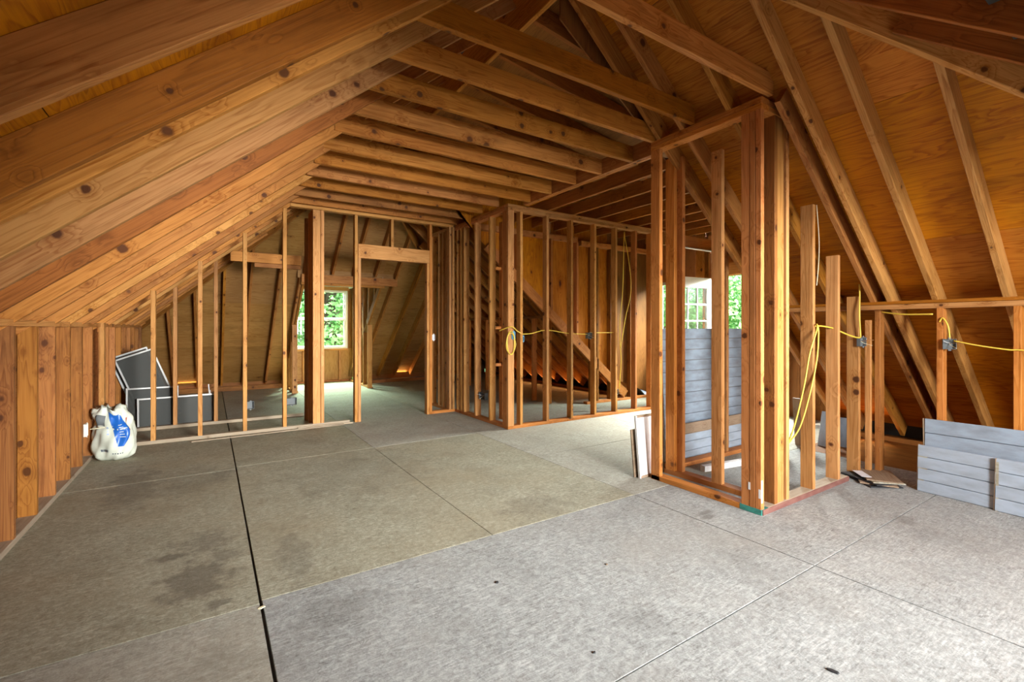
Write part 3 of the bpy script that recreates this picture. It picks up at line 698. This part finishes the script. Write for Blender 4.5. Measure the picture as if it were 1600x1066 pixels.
# front dormer behind the camera with its window
wf = empty('wall_front', loc=(3.1, -2.4, 0), kind='structure', label='front dormer wall behind the viewpoint with window openings')
for a, b, c_, d in ((1.1, 5.1, 0, .38), (1.1, 1.4, .38, 2.3), (2.5, 2.95, .38, 2.3), (4.95 + .1, 5.1, .38, 2.3), (1.1, 5.1, 2.3, 2.5), (-1.05, 1.1, -.02, 1.5), (5.1, 6.4, -.02, .8)):
    abox('sheathing_panel', a, b, -2.55, -2.535, c_, d, 'plywood', wf)
abox('sheathing_panel', 1.08, 1.095, -2.53, -.2, 0, 2.4, 'plywood', wf) if False else None
wallp = [(-2.53, 0.0), (-2.53, 2.5), (-.2, 2.3), (-.2, 1.9), (-2.3, .2)]
abox('ceiling_panel', 1.05, 5.15, -2.55, .3, 2.46, 2.475, 'plywood', wf)
for x in (1.085, 5.105):
    abox('sheathing_panel', x, x + .012, -2.53, -.9, 1.0, 2.46, 'plywood', wf)



for x in (1.085, 5.105):
    polyx('sheathing_panel', [(-2.53, .0), (.30, 2.40), (.30, 2.47), (-2.53, 2.47)], x, .012, 'plywood', wf)
abox('opening_header', 1.05, 5.15, .26, .30, 2.24, 2.46, 'rafter_dark', wf)
abox('roofing', 1.0, 5.2, -2.6, .5, 2.50, 2.52, 'roofing', wf)

# ================================================================== DOOR leaf, standing open
dr = empty('door_1', loc=(6.76, 4.47, 0), kind='structure', label='white glazed outer door leaf standing open in the wing')
dr.rotation_euler = (0, 0, math.atan2(.10, -.83))
def dbox(name, a, b, z0, z1, mat, t0=-.022, t1=.022, par=dr):
    o = abox(name, a, b, t0, t1, z0, z1, mat, None); o.parent = par; o.matrix_parent_inverse = Matrix(); return o
dW = .90
dbox('door_stile', 0, .145, .01, 2.03, 'paint_white'); dbox('door_stile', dW - .145, dW, .01, 2.03, 'paint_white')
dbox('door_rail', .145, dW - .145, 1.865, 2.03, 'paint_white'); dbox('door_rail', .145, dW - .145, .85, 1.09, 'paint_white'); dbox('door_rail', .145, dW - .145, .01, .25, 'paint_white')
dbox('door_panel', .145, dW - .145, .25, .85, 'paint_white', -.010, .010)
for k in (1, 2): dbox('muntin', .145 + .2033 * k - .011, .145 + .2033 * k + .011, 1.09, 1.865, 'paint_white', -.014, .014)
for k in (1, 2): dbox('muntin', .145, dW - .145, 1.09 + .258 * k - .011, 1.09 + .258 * k + .011, 'paint_white', -.014, .014)
for i in range(3):
    for j in range(3):
        dbox('pane', .145 + .2033 * i + .011, .145 + .2033 * (i + 1) - .011, 1.09 + .258 * j + .011, 1.09 + .258 * (j + 1) - .011, 'glass', -.003, .003)
dbox('door_knob', dW - .09, dW - .05, .94, .98, 'steel', -.06, .06)
# ================================================================== THINGS
def lean_panel(name, label, group, origin, dirv, nboards, bh, length, lean, mat, nrm, chipped=None, th=.018, cat='panel'):
    """siding panel made of horizontal boards; origin = bottom corner, dirv = along, lean = horizontal offset of the top towards -nrm"""
    o = empty(name, loc=origin, label=label, cat=cat, group=group)
    D = Vector(dirv).normalized(); N = Vector(nrm).normalized(); H = nboards * bh
    U = (Vector((0, 0, 1)) * math.sqrt(max(.01, H * H - lean * lean)) - N * lean).normalized()
    Nn = D.cross(U).normalized()
    for k in range(nboards):
        c = Vector(origin) + D * length / 2 + U * (bh * (k + .5) + .002)
        b = frame_obj('board', boxmesh(length - .004 * (k % 2), bh - .003, th * (1.0 if k % 2 else .93), mat, .004), D, U, D.cross(U), c, o)
    c = Vector(origin) + D * length / 2 + U * H / 2 - N * (th / 2 + .001)
    frame_obj('backing', boxmesh(length - .02, H - .01, .003, 'old_board', .0005), D, U, D.cross(U), c, o)
    if chipped:
        for (a, b0, aw, bhh) in chipped:
            c = Vector(origin) + D * (a + aw / 2) + U * (b0 + bhh / 2) + N * (th / 2 + .0012)
            frame_obj('peeled_patch', boxmesh(aw, bhh, .002, 'paint_chipped', .0005), D, U, D.cross(U), c, o)
    e = Vector(origin) - D * .004 + U * H / 2
    frame_obj('edge_strip', boxmesh(H, th, .006, 'old_board', .001), U, N, U.cross(N), e, o)
    return o, U, N
G1 = 'painted siding panels leaning on the right knee wall'
lean_panel('siding_panel', 'blue grey siding panel standing tallest against the knee wall studs', G1, (4.545, 1.235, 0), (.0, -1, 0), 5, .109, 1.75, .025, 'paint_blue', (-1, 0, 0))
lean_panel('siding_panel', 'pale blue siding panel with peeled corner in front of the tall one', G1, (4.512, 1.262, 0), (-.10, -1, 0), 4, .0875, 1.4, .02, 'paint_pale', (-1, -.1, 0), chipped=[(.0, .05, .035, .12), (.0, .17, .055, .10), (0, .27, .03, .07)])
lean_panel('siding_panel', 'whitish blue siding panel in front, cut off by the picture edge', G1, (4.445, .835, 0), (-.10, -1, 0), 4, .088, .9, .02, 'paint_pale', (-1, -.1, 0), chipped=[(.0, .0, .015, .33)])
# tall panels behind the chase
G2 = 'grey blue siding panels behind the chase'
o, U, N = lean_panel('siding_panel', 'tall grey blue siding panel leaning behind the chase before the white door', G2, (3.50, 2.79, 0), (1, .0, 0), 12, .1025, 1.48, .06, 'paint_blue', (0, -1, 0))
o, U, N = lean_panel('siding_panel', 'low pale siding strip standing at the foot of the tall panel', G2, (3.53, 2.728, 0), (1, .0, 0), 3, .085, 1.2, .01, 'paint_pale', (0, -1, 0))
tag(abox('batten', 3.52, 4.76, 2.705, 2.723, .25, .35, 'old_board', None), label='bare brown batten lying across the foot of the tall grey panel', cat='board')
# leaning framed board left of the chase
o = empty('framed_board', loc=(3.09, 2.68, 0), label='white faced board with brown edges leaning at the left foot of the chase', cat='board')
def tilted(name, x0, x1, z0, z1, yb, lean, th, mat, par):
    D = Vector((1, 0, 0)); U = Vector((0, lean, .5)).normalized(); c = Vector(((x0 + x1) / 2, yb, 0)) + U * ((z0 + z1) / 2)
    return frame_obj(name, boxmesh(x1 - x0, z1 - z0, th, mat, .002), D, U, D.cross(U), c, par)
tilted('face', 2.965, 3.21, .02, .49, 2.605, .05, .012, 'paint_white', o)
tilted('edge', 2.955, 3.22, .49, .51, 2.605, .05, .02, 'old_board', o); tilted('edge', 2.955, 3.22, 0, .02, 2.605, .05, .02, 'old_board', o)
tilted('edge', 2.945, 2.965, 0, .51, 2.605, .05, .02, 'paint_white', o)
o2 = tilted('thin_board', 2.93, 3.10, 0, .39, 2.65, .05, .01, 'old_board', None); tag(o2, label='thin brown board standing behind the white faced one', cat='board')
# white trim strip lying in the chase
ob = beam('trim_strip', (3.55, 2.44, 0.0), (4.42, 2.30, 0.0), .05, .05, 'paint_white', None); tag(ob, label='white painted trim strip lying on the floor inside the chase', cat='trim')
# stack of old boards at the chase
defs = [((4.50, 1.60), 18, .36, .24, 'charcoal', 'blackened shingle at the bottom of the little stack'), ((4.53, 1.58), -8, .34, .24, 'old_board', 'grey board second from the bottom of the little stack'),
        ((4.49, 1.60), 30, .33, .22, 'charcoal', 'dark split shingle in the middle of the little stack'), ((4.54, 1.57), 10, .34, .22, 'paint_chipped', 'weathered board below the top of the little stack'), ((4.56, 1.565), -4, .35, .23, 'old_board', 'brown board on top of the little stack by the chase')]
z = .001
for (x, y), a, l, wd_, mt, lb in defs:
    a = math.radians(a + 35); X = Vector((math.cos(a), math.sin(a), 0)); Y = Vector((-math.sin(a), math.cos(a), 0))
    ob = frame_obj('old_board', boxmesh(l, wd_, .009, mt, .002), X, Y, Vector((0, 0, 1)), (x - .03, y - .05, z + .0045), None); z += .0095
    tag(ob, label=lb, cat='board', group='little stack of old boards')
a = math.radians(42); ob = frame_obj('paper_sheet', boxmesh(.17, .07, .002, 'paper', .0005), Vector((math.cos(a), math.sin(a), 0)), Vector((-math.sin(a), math.cos(a), 0)), Vector((0, 0, 1)), (4.44, 1.60, z + .001), None)
tag(ob, label='white paper scrap on the little stack of boards', cat='paper')
# loose boards in the dark behind the chase
for i, (x, y, l, a, mt, lb) in enumerate(((5.35, 2.2, .35, .25, 'paint_pale', 'short pale board leaning in the dark eave'), (5.2, 2.35, .5, -.15, 'old_board', 'brown board leaning deep under the eave'), (5.5, 2.1, .3, .05, 'paint_blue', 'blue grey board end standing under the eave'))):
    ob = beam('loose_board', (x, y, .0), (x + a * .4, y, l), .02, .12, mt, None, up=(0, 1, 0)); tag(ob, label=lb, cat='board')

# ---- window screens at the left
def screen(label, cx, y, w_, h_, z0, ang, lean=.04, off=0):
    o = empty('window_screen', loc=(cx, y, 0), label=label, cat='window screen', group='window screens leaning behind the partition')
    ca, sa = math.cos(ang), math.sin(ang); D = Vector((ca, 0, sa)); U = Vector((-sa, lean, ca)).normalized(); N = D.cross(U).normalized(); U = N.cross(D)
    c = Vector((cx, y, z0 + h_ / 2 * ca + abs(sa) * w_ / 2))
    f = .02
    frame_obj('mesh', boxmesh(w_ - f, h_ - f, .002, 'screen_mesh', .0003), D, U, N, c, o)
    for s in (-1, 1):
        frame_obj('frame_bar', boxmesh(h_, f, .012, 'alu', .002), U, D, U.cross(D), c + D * s * (w_ - f) / 2, o)
        frame_obj('frame_bar', boxmesh(w_ - 2 * f, f, .012, 'alu', .002), D, U, N, c + U * s * (h_ - f) / 2, o)
    return o
screen('tilted aluminium window screen, the rear one of the leaning pair', -.70, 7.42, .40, .92, 0, .36)
screen('tilted aluminium window screen, the front one of the leaning pair', -.64, 7.34, .40, .90, 0, .36)
screen('upright tall window screen beside the left knee wall', -.60, 7.26, .52, .50, 0, 0)
screen('wide low window screen nearest the floor sill', -.335, 7.185, .82, .375, 0, 0.012)
tag(beam('screen_rail', (.02, 7.2, 0), (-.02, 7.24, .50), .012, .02, 'paint_white', None, up=(0, 1, 0)), label='white screen rail standing right of the screens', cat='rail', group='white rails beside the screens')
tag(beam('screen_rail', (.05, 7.2, 0), (.0, 7.25, .42), .012, .02, 'paint_white', None, up=(0, 1, 0)), label='shorter white rail standing right of the screens', cat='rail', group='white rails beside the screens')
# lath strips lying before the partition sill
tag(beam('lath', (-.17, 6.08, 0), (1.43, 6.13, 0), .03, .012, 'sill_dusty', None), label='long dusty lath lying before the partition sill', cat='lath')
tag(beam('lath', (.9, 6.178, 0), (1.55, 6.165, 0), .025, .016, 'sill_dusty', None), label='short dusty lath lying by the doorway', cat='lath')

# ---- plastic sack
def sack():
    o = empty('plastic_sack', loc=(-.72, 5.72, 0), label='half full white plastic sack with blue print slumped by the knee wall', cat='sack')
    rr = random.Random(3); nu, nv = 40, 26
    def P(u, v, grow=0):
        z = .49 * v
        f = (.82 + .30 * math.sin(math.pi * min(1, v * 1.15) ** .7)) if v < .85 else (.82 + .30 * math.sin(math.pi * min(1, .85 * 1.15) ** .7)) * (1 - (v - .85) * .9)
        if v < .06: f *= .80 + 3.3 * v
        a = 2 * math.pi * u
        ca, sa = math.cos(a), math.sin(a)
        ex = 2.6; rx, ry = .145 * f, .105 * f
        den = (abs(ca) ** ex + abs(sa) ** ex) ** (1 / ex)
        wr_ = .010 * math.sin(5 * a + 7 * v) + .007 * math.sin(11 * a - 13 * v + 1) + .012 * math.sin(3 * a + 17 * v) * (v > .6) + (.02 * math.sin(8 * a + 3) if v > .9 else 0)
        x = (rx + wr_ + grow) * ca / den; y = (ry + wr_ + grow) * sa / den
        z += (.02 * math.sin(3 * a + .6) + .012 * math.sin(9 * a)) * max(0, v - .5) * 2
        x += -.05 * v + .02 * math.sin(3 * v)      # leans to the wall
        c_, s_ = math.cos(-.45), math.sin(-.45)
        return (x * c_ - y * s_ - .755, x * s_ + y * c_ + 5.72, z + .002)
    vs = []; fs = []
    for j in range(nv + 1):
        for i in range(nu): vs.append(P(i / nu, j / nv))
    for j in range(nv):
        for i in range(nu): fs.append((j * nu + i, j * nu + (i + 1) % nu, (j + 1) * nu + (i + 1) % nu, (j + 1) * nu + i))
    fs.append(tuple(range(nu - 1, -1, -1)))
    # puckered top, folded inwards
    top = nv * nu; b = len(vs); ctr = P(0, 1)
    cx = sum(vs[top + i][0] for i in range(nu)) / nu; cy = sum(vs[top + i][1] for i in range(nu)) / nu
    for i in range(nu):
        x, y, z = vs[top + i]; vs.append((cx + (x - cx) * .5, cy + (y - cy) * .5, z - .03 + .02 * math.sin(i * 1.9)))
    for i in range(nu): fs.append((top + i, top + (i + 1) % nu, b + (i + 1) % nu, b + i))
    fs.append(tuple(range(b, b + nu)))
    mesh_obj('bag_body', vs, fs, 'sack_white', o, True)
    def patch(name, u0, u1, v0, v1, mat, shape=None, g=.0025, nU=10, nV=14):
        V = []; F = []
        for j in range(nV + 1):
            for i in range(nU + 1):
                v = v0 + (v1 - v0) * j / nV; s = i / nU
                a, c_ = shape(j / nV) if shape else (0, 1)
                V.append(P(u0 + (u1 - u0) * (a + (c_ - a) * s), v, g))
        for j in range(nV):
            for i in range(nU): F.append((j * (nU + 1) + i, j * (nU + 1) + i + 1, (j + 1) * (nU + 1) + i + 1, (j + 1) * (nU + 1) + i))
        return mesh_obj(name, V, F, mat, o, True)
    patch('blue_print', .80, .95, .27, .90, 'sack_blue', lambda s: (.35 * (1 - s) - .1, .55 + .45 * math.sin(s * 3.0)))
    patch('red_print', .965, .985, .55, .80, 'sack_red')
    # code block and little lines of print
    for k in range(9): patch('code_bar', .70 + k * .0085, .70 + k * .0085 + (.005 if k % 3 else .007), .18, .225, 'ink', nU=1, nV=2)
    for k in range(5): patch('print_line', .80 + k * .018, .80 + k * .018 + .010, .13 + .004 * (k % 2), .15, 'ink', nU=1, nV=1)
    # rows of figures beside the blue field
    for k in range(3):
        for (a, b_, c_, d) in (((0, .012, 0, .006), (0, .012, .022, .028), (0, .003, 0, .028), (.009, .012, 0, .028)) if k != 1 else ((.004, .008, 0, .028), (0, .012, 0, .005))):
            patch('printed_figure', .765 + a, .765 + b_, .50 + .055 * k + c_, .50 + .055 * k + d, 'sack_blue', nU=1, nV=1)
    for k in range(6): patch('print_line', .86, .90 - .004 * (k % 3), .44 + .05 * k, .452 + .05 * k, 'sack_white', g=.0045, nU=2, nV=1)
    # dull clear window near the top
    patch('clear_window', .67, .75, .66, .84, 'steel', g=.002)
    return o
sack()

# ---- electrical boxes and cable
def ebox(label, c, s=(.055, .045, .09), mat='steel', rot=0, wires=True, name='junction_box', cat='electrical box'):
    """open-fronted device box: back, four sides, mounting tab, wire ends"""
    o = empty(name, loc=c, label=label, cat=cat)
    o.rotation_euler = (0, 0, rot); WM[o.name] = Matrix.Translation(c) @ Matrix.Rotation(rot, 4, 'Z')
    sx, sy, sz = s; t_ = .003
    def lb(nm, x0, x1, y0, y1, z0, z1, mt):
        ob = abox(nm, x0, x1, y0, y1, z0, z1, mt, None, .0005); ob.parent = o; ob.matrix_parent_inverse = Matrix()
    lb('box_back', -sx/2, sx/2, sy - t_, sy, -sz/2, sz/2, mat)
    lb('box_side', -sx/2, -sx/2 + t_, 0, sy, -sz/2, sz/2, mat); lb('box_side', sx/2 - t_, sx/2, 0, sy, -sz/2, sz/2, mat)
    lb('box_side', -sx/2, sx/2, 0, sy, sz/2 - t_, sz/2, mat); lb('box_side', -sx/2, sx/2, 0, sy, -sz/2, -sz/2 + t_, mat)
    lb('mounting_tab', -.008, .008, 0, .003, sz/2, sz/2 + .012, mat); lb('mounting_tab', -.008, .008, 0, .003, -sz/2 - .012, -sz/2, mat)
    if wires:
        for k, (dx, dz, mt) in enumerate(((.05, .015, 'copper'), (.03, -.03, 'cable_white'), (-.04, .025, 'paper'))):
            ob = tube('wire_end', [(0, sy * .7, .005 * k), (dx * .3, .0, dz * .4), (dx, -.05, dz)], .0018, mt, None, 5, 4); ob.parent = o; ob.matrix_parent_inverse = Matrix()
    return o
ebox('grey metal box with loose wires on the chase stud under the rafter', (4.53, 1.62, 1.12), (.075, .03, .075), rot=-.2)
ebox('metal box with wires on the first knee wall stud above the panels', (4.585, 1.10, 1.115), (.075, .03, .075), rot=-1.2)
ebox('blue box low in the chase beside the corner post', (3.46, 1.76, .36), (.05, .05, .09), 'blue_plastic', rot=-.6)
ebox('blue box behind the coiled cable on the corner post', (3.10, 4.715, 1.145), (.05, .02, .09), 'blue_plastic', wires=False)
ebox('small blue box on the second stud of the small room front', (3.265, 4.75, 1.10), (.03, .05, .06), 'blue_plastic', wires=False)
ebox('metal box with a nest of wires between the front studs', (4.39, 4.76, 1.13), (.08, .05, .08))
ebox('low box with curled wires between the last front studs', (4.94, 4.78, .31), (.05, .04, .07))
ebox('grey double box low on the side wall of the small room', (3.06, 5.44, .32), (.16, .05, .09), rot=-1.57)
ebox('single box low on the partition stud, left of two', (.395, 6.21, .33), (.07, .05, .09), wires=False)
ebox('wider box low on the partition stud, right of two', (.835, 6.21, .335), (.11, .05, .085), wires=False)
ebox('white switch box on the right doorway stud', (2.70, 6.21, 1.10), (.045, .04, .08), 'paper', wires=False)
ebox('white outlet low on the passage wall beyond the doorway', (2.985, 6.40, .32), (.045, .04, .10), 'paper', rot=-1.57, wires=False)
o = ebox('white outlet on the left knee wall behind the sack', (-.915, 5.50, .33), (.07, .02, .11), 'vinyl', rot=1.57, wires=False)
# octagon box at the top of the chase
o = empty('ceiling_box', loc=(3.98, 2.45, 2.38), label='round metal ceiling box hanging high inside the chase', cat='electrical box')
bm = bmesh.new(); bmesh.ops.create_cone(bm, cap_ends=True, segments=8, radius1=.055, radius2=.05, depth=.05); me = bpy.data.meshes.new('box_body'); bm.to_mesh(me); bm.free(); me.materials.append(M['steel'])
frame_obj('box_body', me, Vector((1, 0, 0)), Vector((0, 1, 0)), Vector((0, 0, 1)), (3.98, 2.45, 2.405), o)
tube('wire_end', [(3.98, 2.45, 2.38), (4.02, 2.42, 2.31), (4.05, 2.40, 2.22), (4.12, 2.40, 2.18)], .007, 'cable_yellow', o, 6, 5)
tube('wire_end', [(3.97, 2.45, 2.38), (3.93, 2.40, 2.33), (3.90, 2.40, 2.30)], .004, 'cable_white', o, 5, 4)

def cable(label, pts, r=.006, mat='cable_yellow', group=None):
    t_ = tube('cable', pts, r, mat, None); return tag(t_, label=label, cat='cable', group=group)
cable('yellow cable looping down from the hole in the chase stud', [(3.60, 1.80, .20), (3.54, 1.74, .36), (3.575, 1.70, .54), (3.622, 1.66, .82), (3.66, 1.64, 1.05), (3.72, 1.62, 1.22), (3.755, 1.635, 1.262), (3.77, 1.63, 1.20), (3.755, 1.635, 1.0), (3.70, 1.66, .74), (3.64, 1.70, .50), (3.58, 1.76, .36), (3.62, 1.82, .22)], .0055)
cable('yellow cable running from the first to the second chase stud', [(3.775, 1.69, 1.245), (3.95, 1.69, 1.25), (4.13, 1.69, 1.235), (4.18, 1.69, 1.23)], .006)
cable('yellow cable sagging into the grey box on the chase stud', [(4.185, 1.66, 1.21), (4.35, 1.64, 1.17), (4.47, 1.63, 1.155), (4.50, 1.63, 1.17)], .006)
cable('yellow cable rising from the grey box to the rafter', [(4.50, 1.63, 1.16), (4.49, 1.635, 1.35), (4.51, 1.64, 1.5), (4.52, 1.645, 1.60)], .006)
cable('thin yellow cable hanging along the tall chase stud', [(3.775, 1.645, 2.15), (3.80, 1.64, 1.9), (3.795, 1.64, 1.72), (3.775, 1.645, 1.55)], .0028, 'cable_white')
cable('yellow cable from the dark post to the first knee wall stud', [(4.70, 1.56, 1.37), (4.64, 1.4, 1.345), (4.60, 1.2, 1.34)], .006)
cable('yellow cable strung from the knee wall box to the picture edge', [(4.59, 1.08, 1.14), (4.585, .95, 1.11), (4.59, .80, 1.085), (4.59, .74, 1.085), (4.58, .5, 1.06), (4.59, .2, 1.09)], .005)
cable('short yellow cable rising above the knee wall box', [(4.59, 1.10, 1.15), (4.585, 1.11, 1.25), (4.59, 1.14, 1.31), (4.595, 1.16, 1.28)], .005)
yb = 4.78
cable('yellow cable running level through the front studs, left stretch', [(3.25, yb, 1.16), (3.4, yb, 1.165), (3.6, yb, 1.205), (3.75, yb, 1.20), (4.0, yb, 1.165), (4.2, yb, 1.155), (4.36, yb, 1.15)], .0055)
cable('yellow cable running level through the front studs, right stretch', [(4.42, yb, 1.17), (4.6, yb, 1.17), (4.87, yb, 1.17)], .005)
cable('pale cable entering the corner post above the coil', [(2.98, 4.86, 1.20), (3.05, 4.70, 1.25), (3.15, 4.72, 1.20), (3.22, 4.735, 1.17)], .006)
cable('long loop of yellow cable hanging from the top plate of the small room', [(4.93, 4.74, .35), (4.96, 4.73, .75), (4.93, 4.72, 1.0), (4.93, 4.72, 1.35), (4.97, 4.71, 1.75), (5.00, 4.72, 2.2), (5.025, 4.735, 2.55), (5.035, 4.735, 2.63), (5.045, 4.735, 2.55), (5.09, 4.72, 2.3), (5.14, 4.71, 1.95), (5.13, 4.71, 1.7), (5.03, 4.705, 1.4), (4.96, 4.70, 1.12), (4.92, 4.70, .95)], .006)
# coil
pts = []
for k in range(3 * 14 + 1):
    a = 2 * math.pi * k / 14 + 1.2; rx = .058 + .006 * math.sin(k * .37); rz = .135 + .012 * math.cos(k * .23)
    pts.append((3.055 + rx * math.cos(a) + .004 * math.sin(k), 4.715 - .006 * (k % 5) * .4, 1.05 + rz * math.sin(a)))
cable('yellow cable coil hung on the corner post', pts, .005)
cable('white cable stub between the outlet and the sack', [(-.90, 5.52, .33), (-.86, 5.50, .335), (-.80, 5.52, .335)], .004, 'cable_white')
# white pipe below the wing header
tag(tube('pipe', [(5.4, 4.23, 2.40), (6.2, 4.23, 2.40), (6.95, 4.23, 2.40)], .012, 'paint_white', None), label='thin white pipe under the header above the white door', cat='pipe')

# ---- scraps on the floor
def scrap(label, x, y, l, w_, a, mat, name='scrap', h=.004):
    X = Vector((math.cos(a), math.sin(a), 0)); Y = Vector((-math.sin(a), math.cos(a), 0)); rr = random.Random(int(x * 97 + y * 31))
    n = 9; V = []; 
    for k in range(n):
        an = 2 * math.pi * k / n; f = .75 + .5 * rr.random()
        p_ = X * math.cos(an) * l / 2 * f + Y * math.sin(an) * w_ / 2 * f; V.append((x + p_.x, y + p_.y, .0005 + h * .2 * rr.random()))
    V += [(a_ * .9 + x * .1, b_ * .9 + y * .1, c_ + h) for a_, b_, c_ in V]
    F = [tuple(range(n - 1, -1, -1)), tuple(range(n, 2 * n))] + [(k, (k + 1) % n, n + (k + 1) % n, n + k) for k in range(n)]
    return tag(mesh_obj(name, V, F, mat, None), label=label, cat='debris', group='scraps on the bare floor')
scrap('black leaf shaped scrap near the bottom picture edge', 1.872, .761, .045, .014, 1.9, 'charcoal', 'dry_leaf')
scrap('small dark chip on the floor between the joints', 1.163, 1.915, .022, .014, .5, 'charcoal', 'chip')
scrap('tiny black chip right of the centre joint crossing', 1.22, 1.30, .013, .009, .2, 'charcoal', 'chip')
scrap('pale chip at the wide floor joint crossing', .19, 2.31, .03, .014, .3, 'cable_white', 'chip')
scrap('small brown chip on the light sheets', 1.73, 1.75, .014, .012, .9, 'old_board', 'chip')

# ================================================================== OUTSIDE
gr = mesh_obj('ground', [(-60, -60, -3.2), (60, -60, -3.2), (60, 90, -3.2), (-60, 90, -3.2)], [(0, 1, 2, 3)], 'lawn', None); tag(gr, 'structure', 'lawn outside far below the attic')
def tree(label, x, y, h, r, seed, n=5200, low=-2.6):
    o = empty('tree', loc=(x, y, -3.2), label=label, cat='tree', group='trees outside')
    tube('trunk', [(x, y, -3.2), (x + .1, y, -1), (x - .1, y + .1, 1.5), (x, y, h - 1.5)], .22, 'bark', o, 8, 3)
    rr = random.Random(seed); V = []; F = []
    cl = [(x + rr.uniform(-r, r) * .8, y + rr.uniform(-r, r) * .6, rr.uniform(low, h), rr.uniform(.5, 1.3)) for _ in range(60)]
    for k in range(n):
        cx, cy, cz, cr = cl[k % len(cl)]
        d = Vector((rr.gauss(0, 1), rr.gauss(0, 1), rr.gauss(0, 1))).normalized() * cr * rr.uniform(.75, 1.05)
        c = Vector((cx, cy, cz)) + d; u = Vector((rr.gauss(0, 1), rr.gauss(0, 1), rr.gauss(0, .6))).normalized(); v = u.cross(d).normalized(); s = rr.uniform(.06, .15)
        b = len(V); V += [tuple(c - u * s), tuple(c + v * s * .5), tuple(c + u * s), tuple(c - v * s * .5)]; F.append((b, b + 1, b + 2, b + 3))
    f = mesh_obj('foliage', V, F, 'leaf', o); f['kind'] = 'stuff'
tree('leafy tree filling most of the rear window', 3.9, 18.6, 4.6, 2.6, 1, 14000)
tree('taller leafy tree behind the first in the rear window', 6.2, 28.0, 8.5, 3.6, 2, 12000)
tree('leafy tree outside the open stair door', 17.2, 10.6, 2.9, 3.0, 4, 14000)
tree('far leafy tree seen through the glazed door leaf', 21.5, 17.2, 5.5, 3.2, 5, 12000)
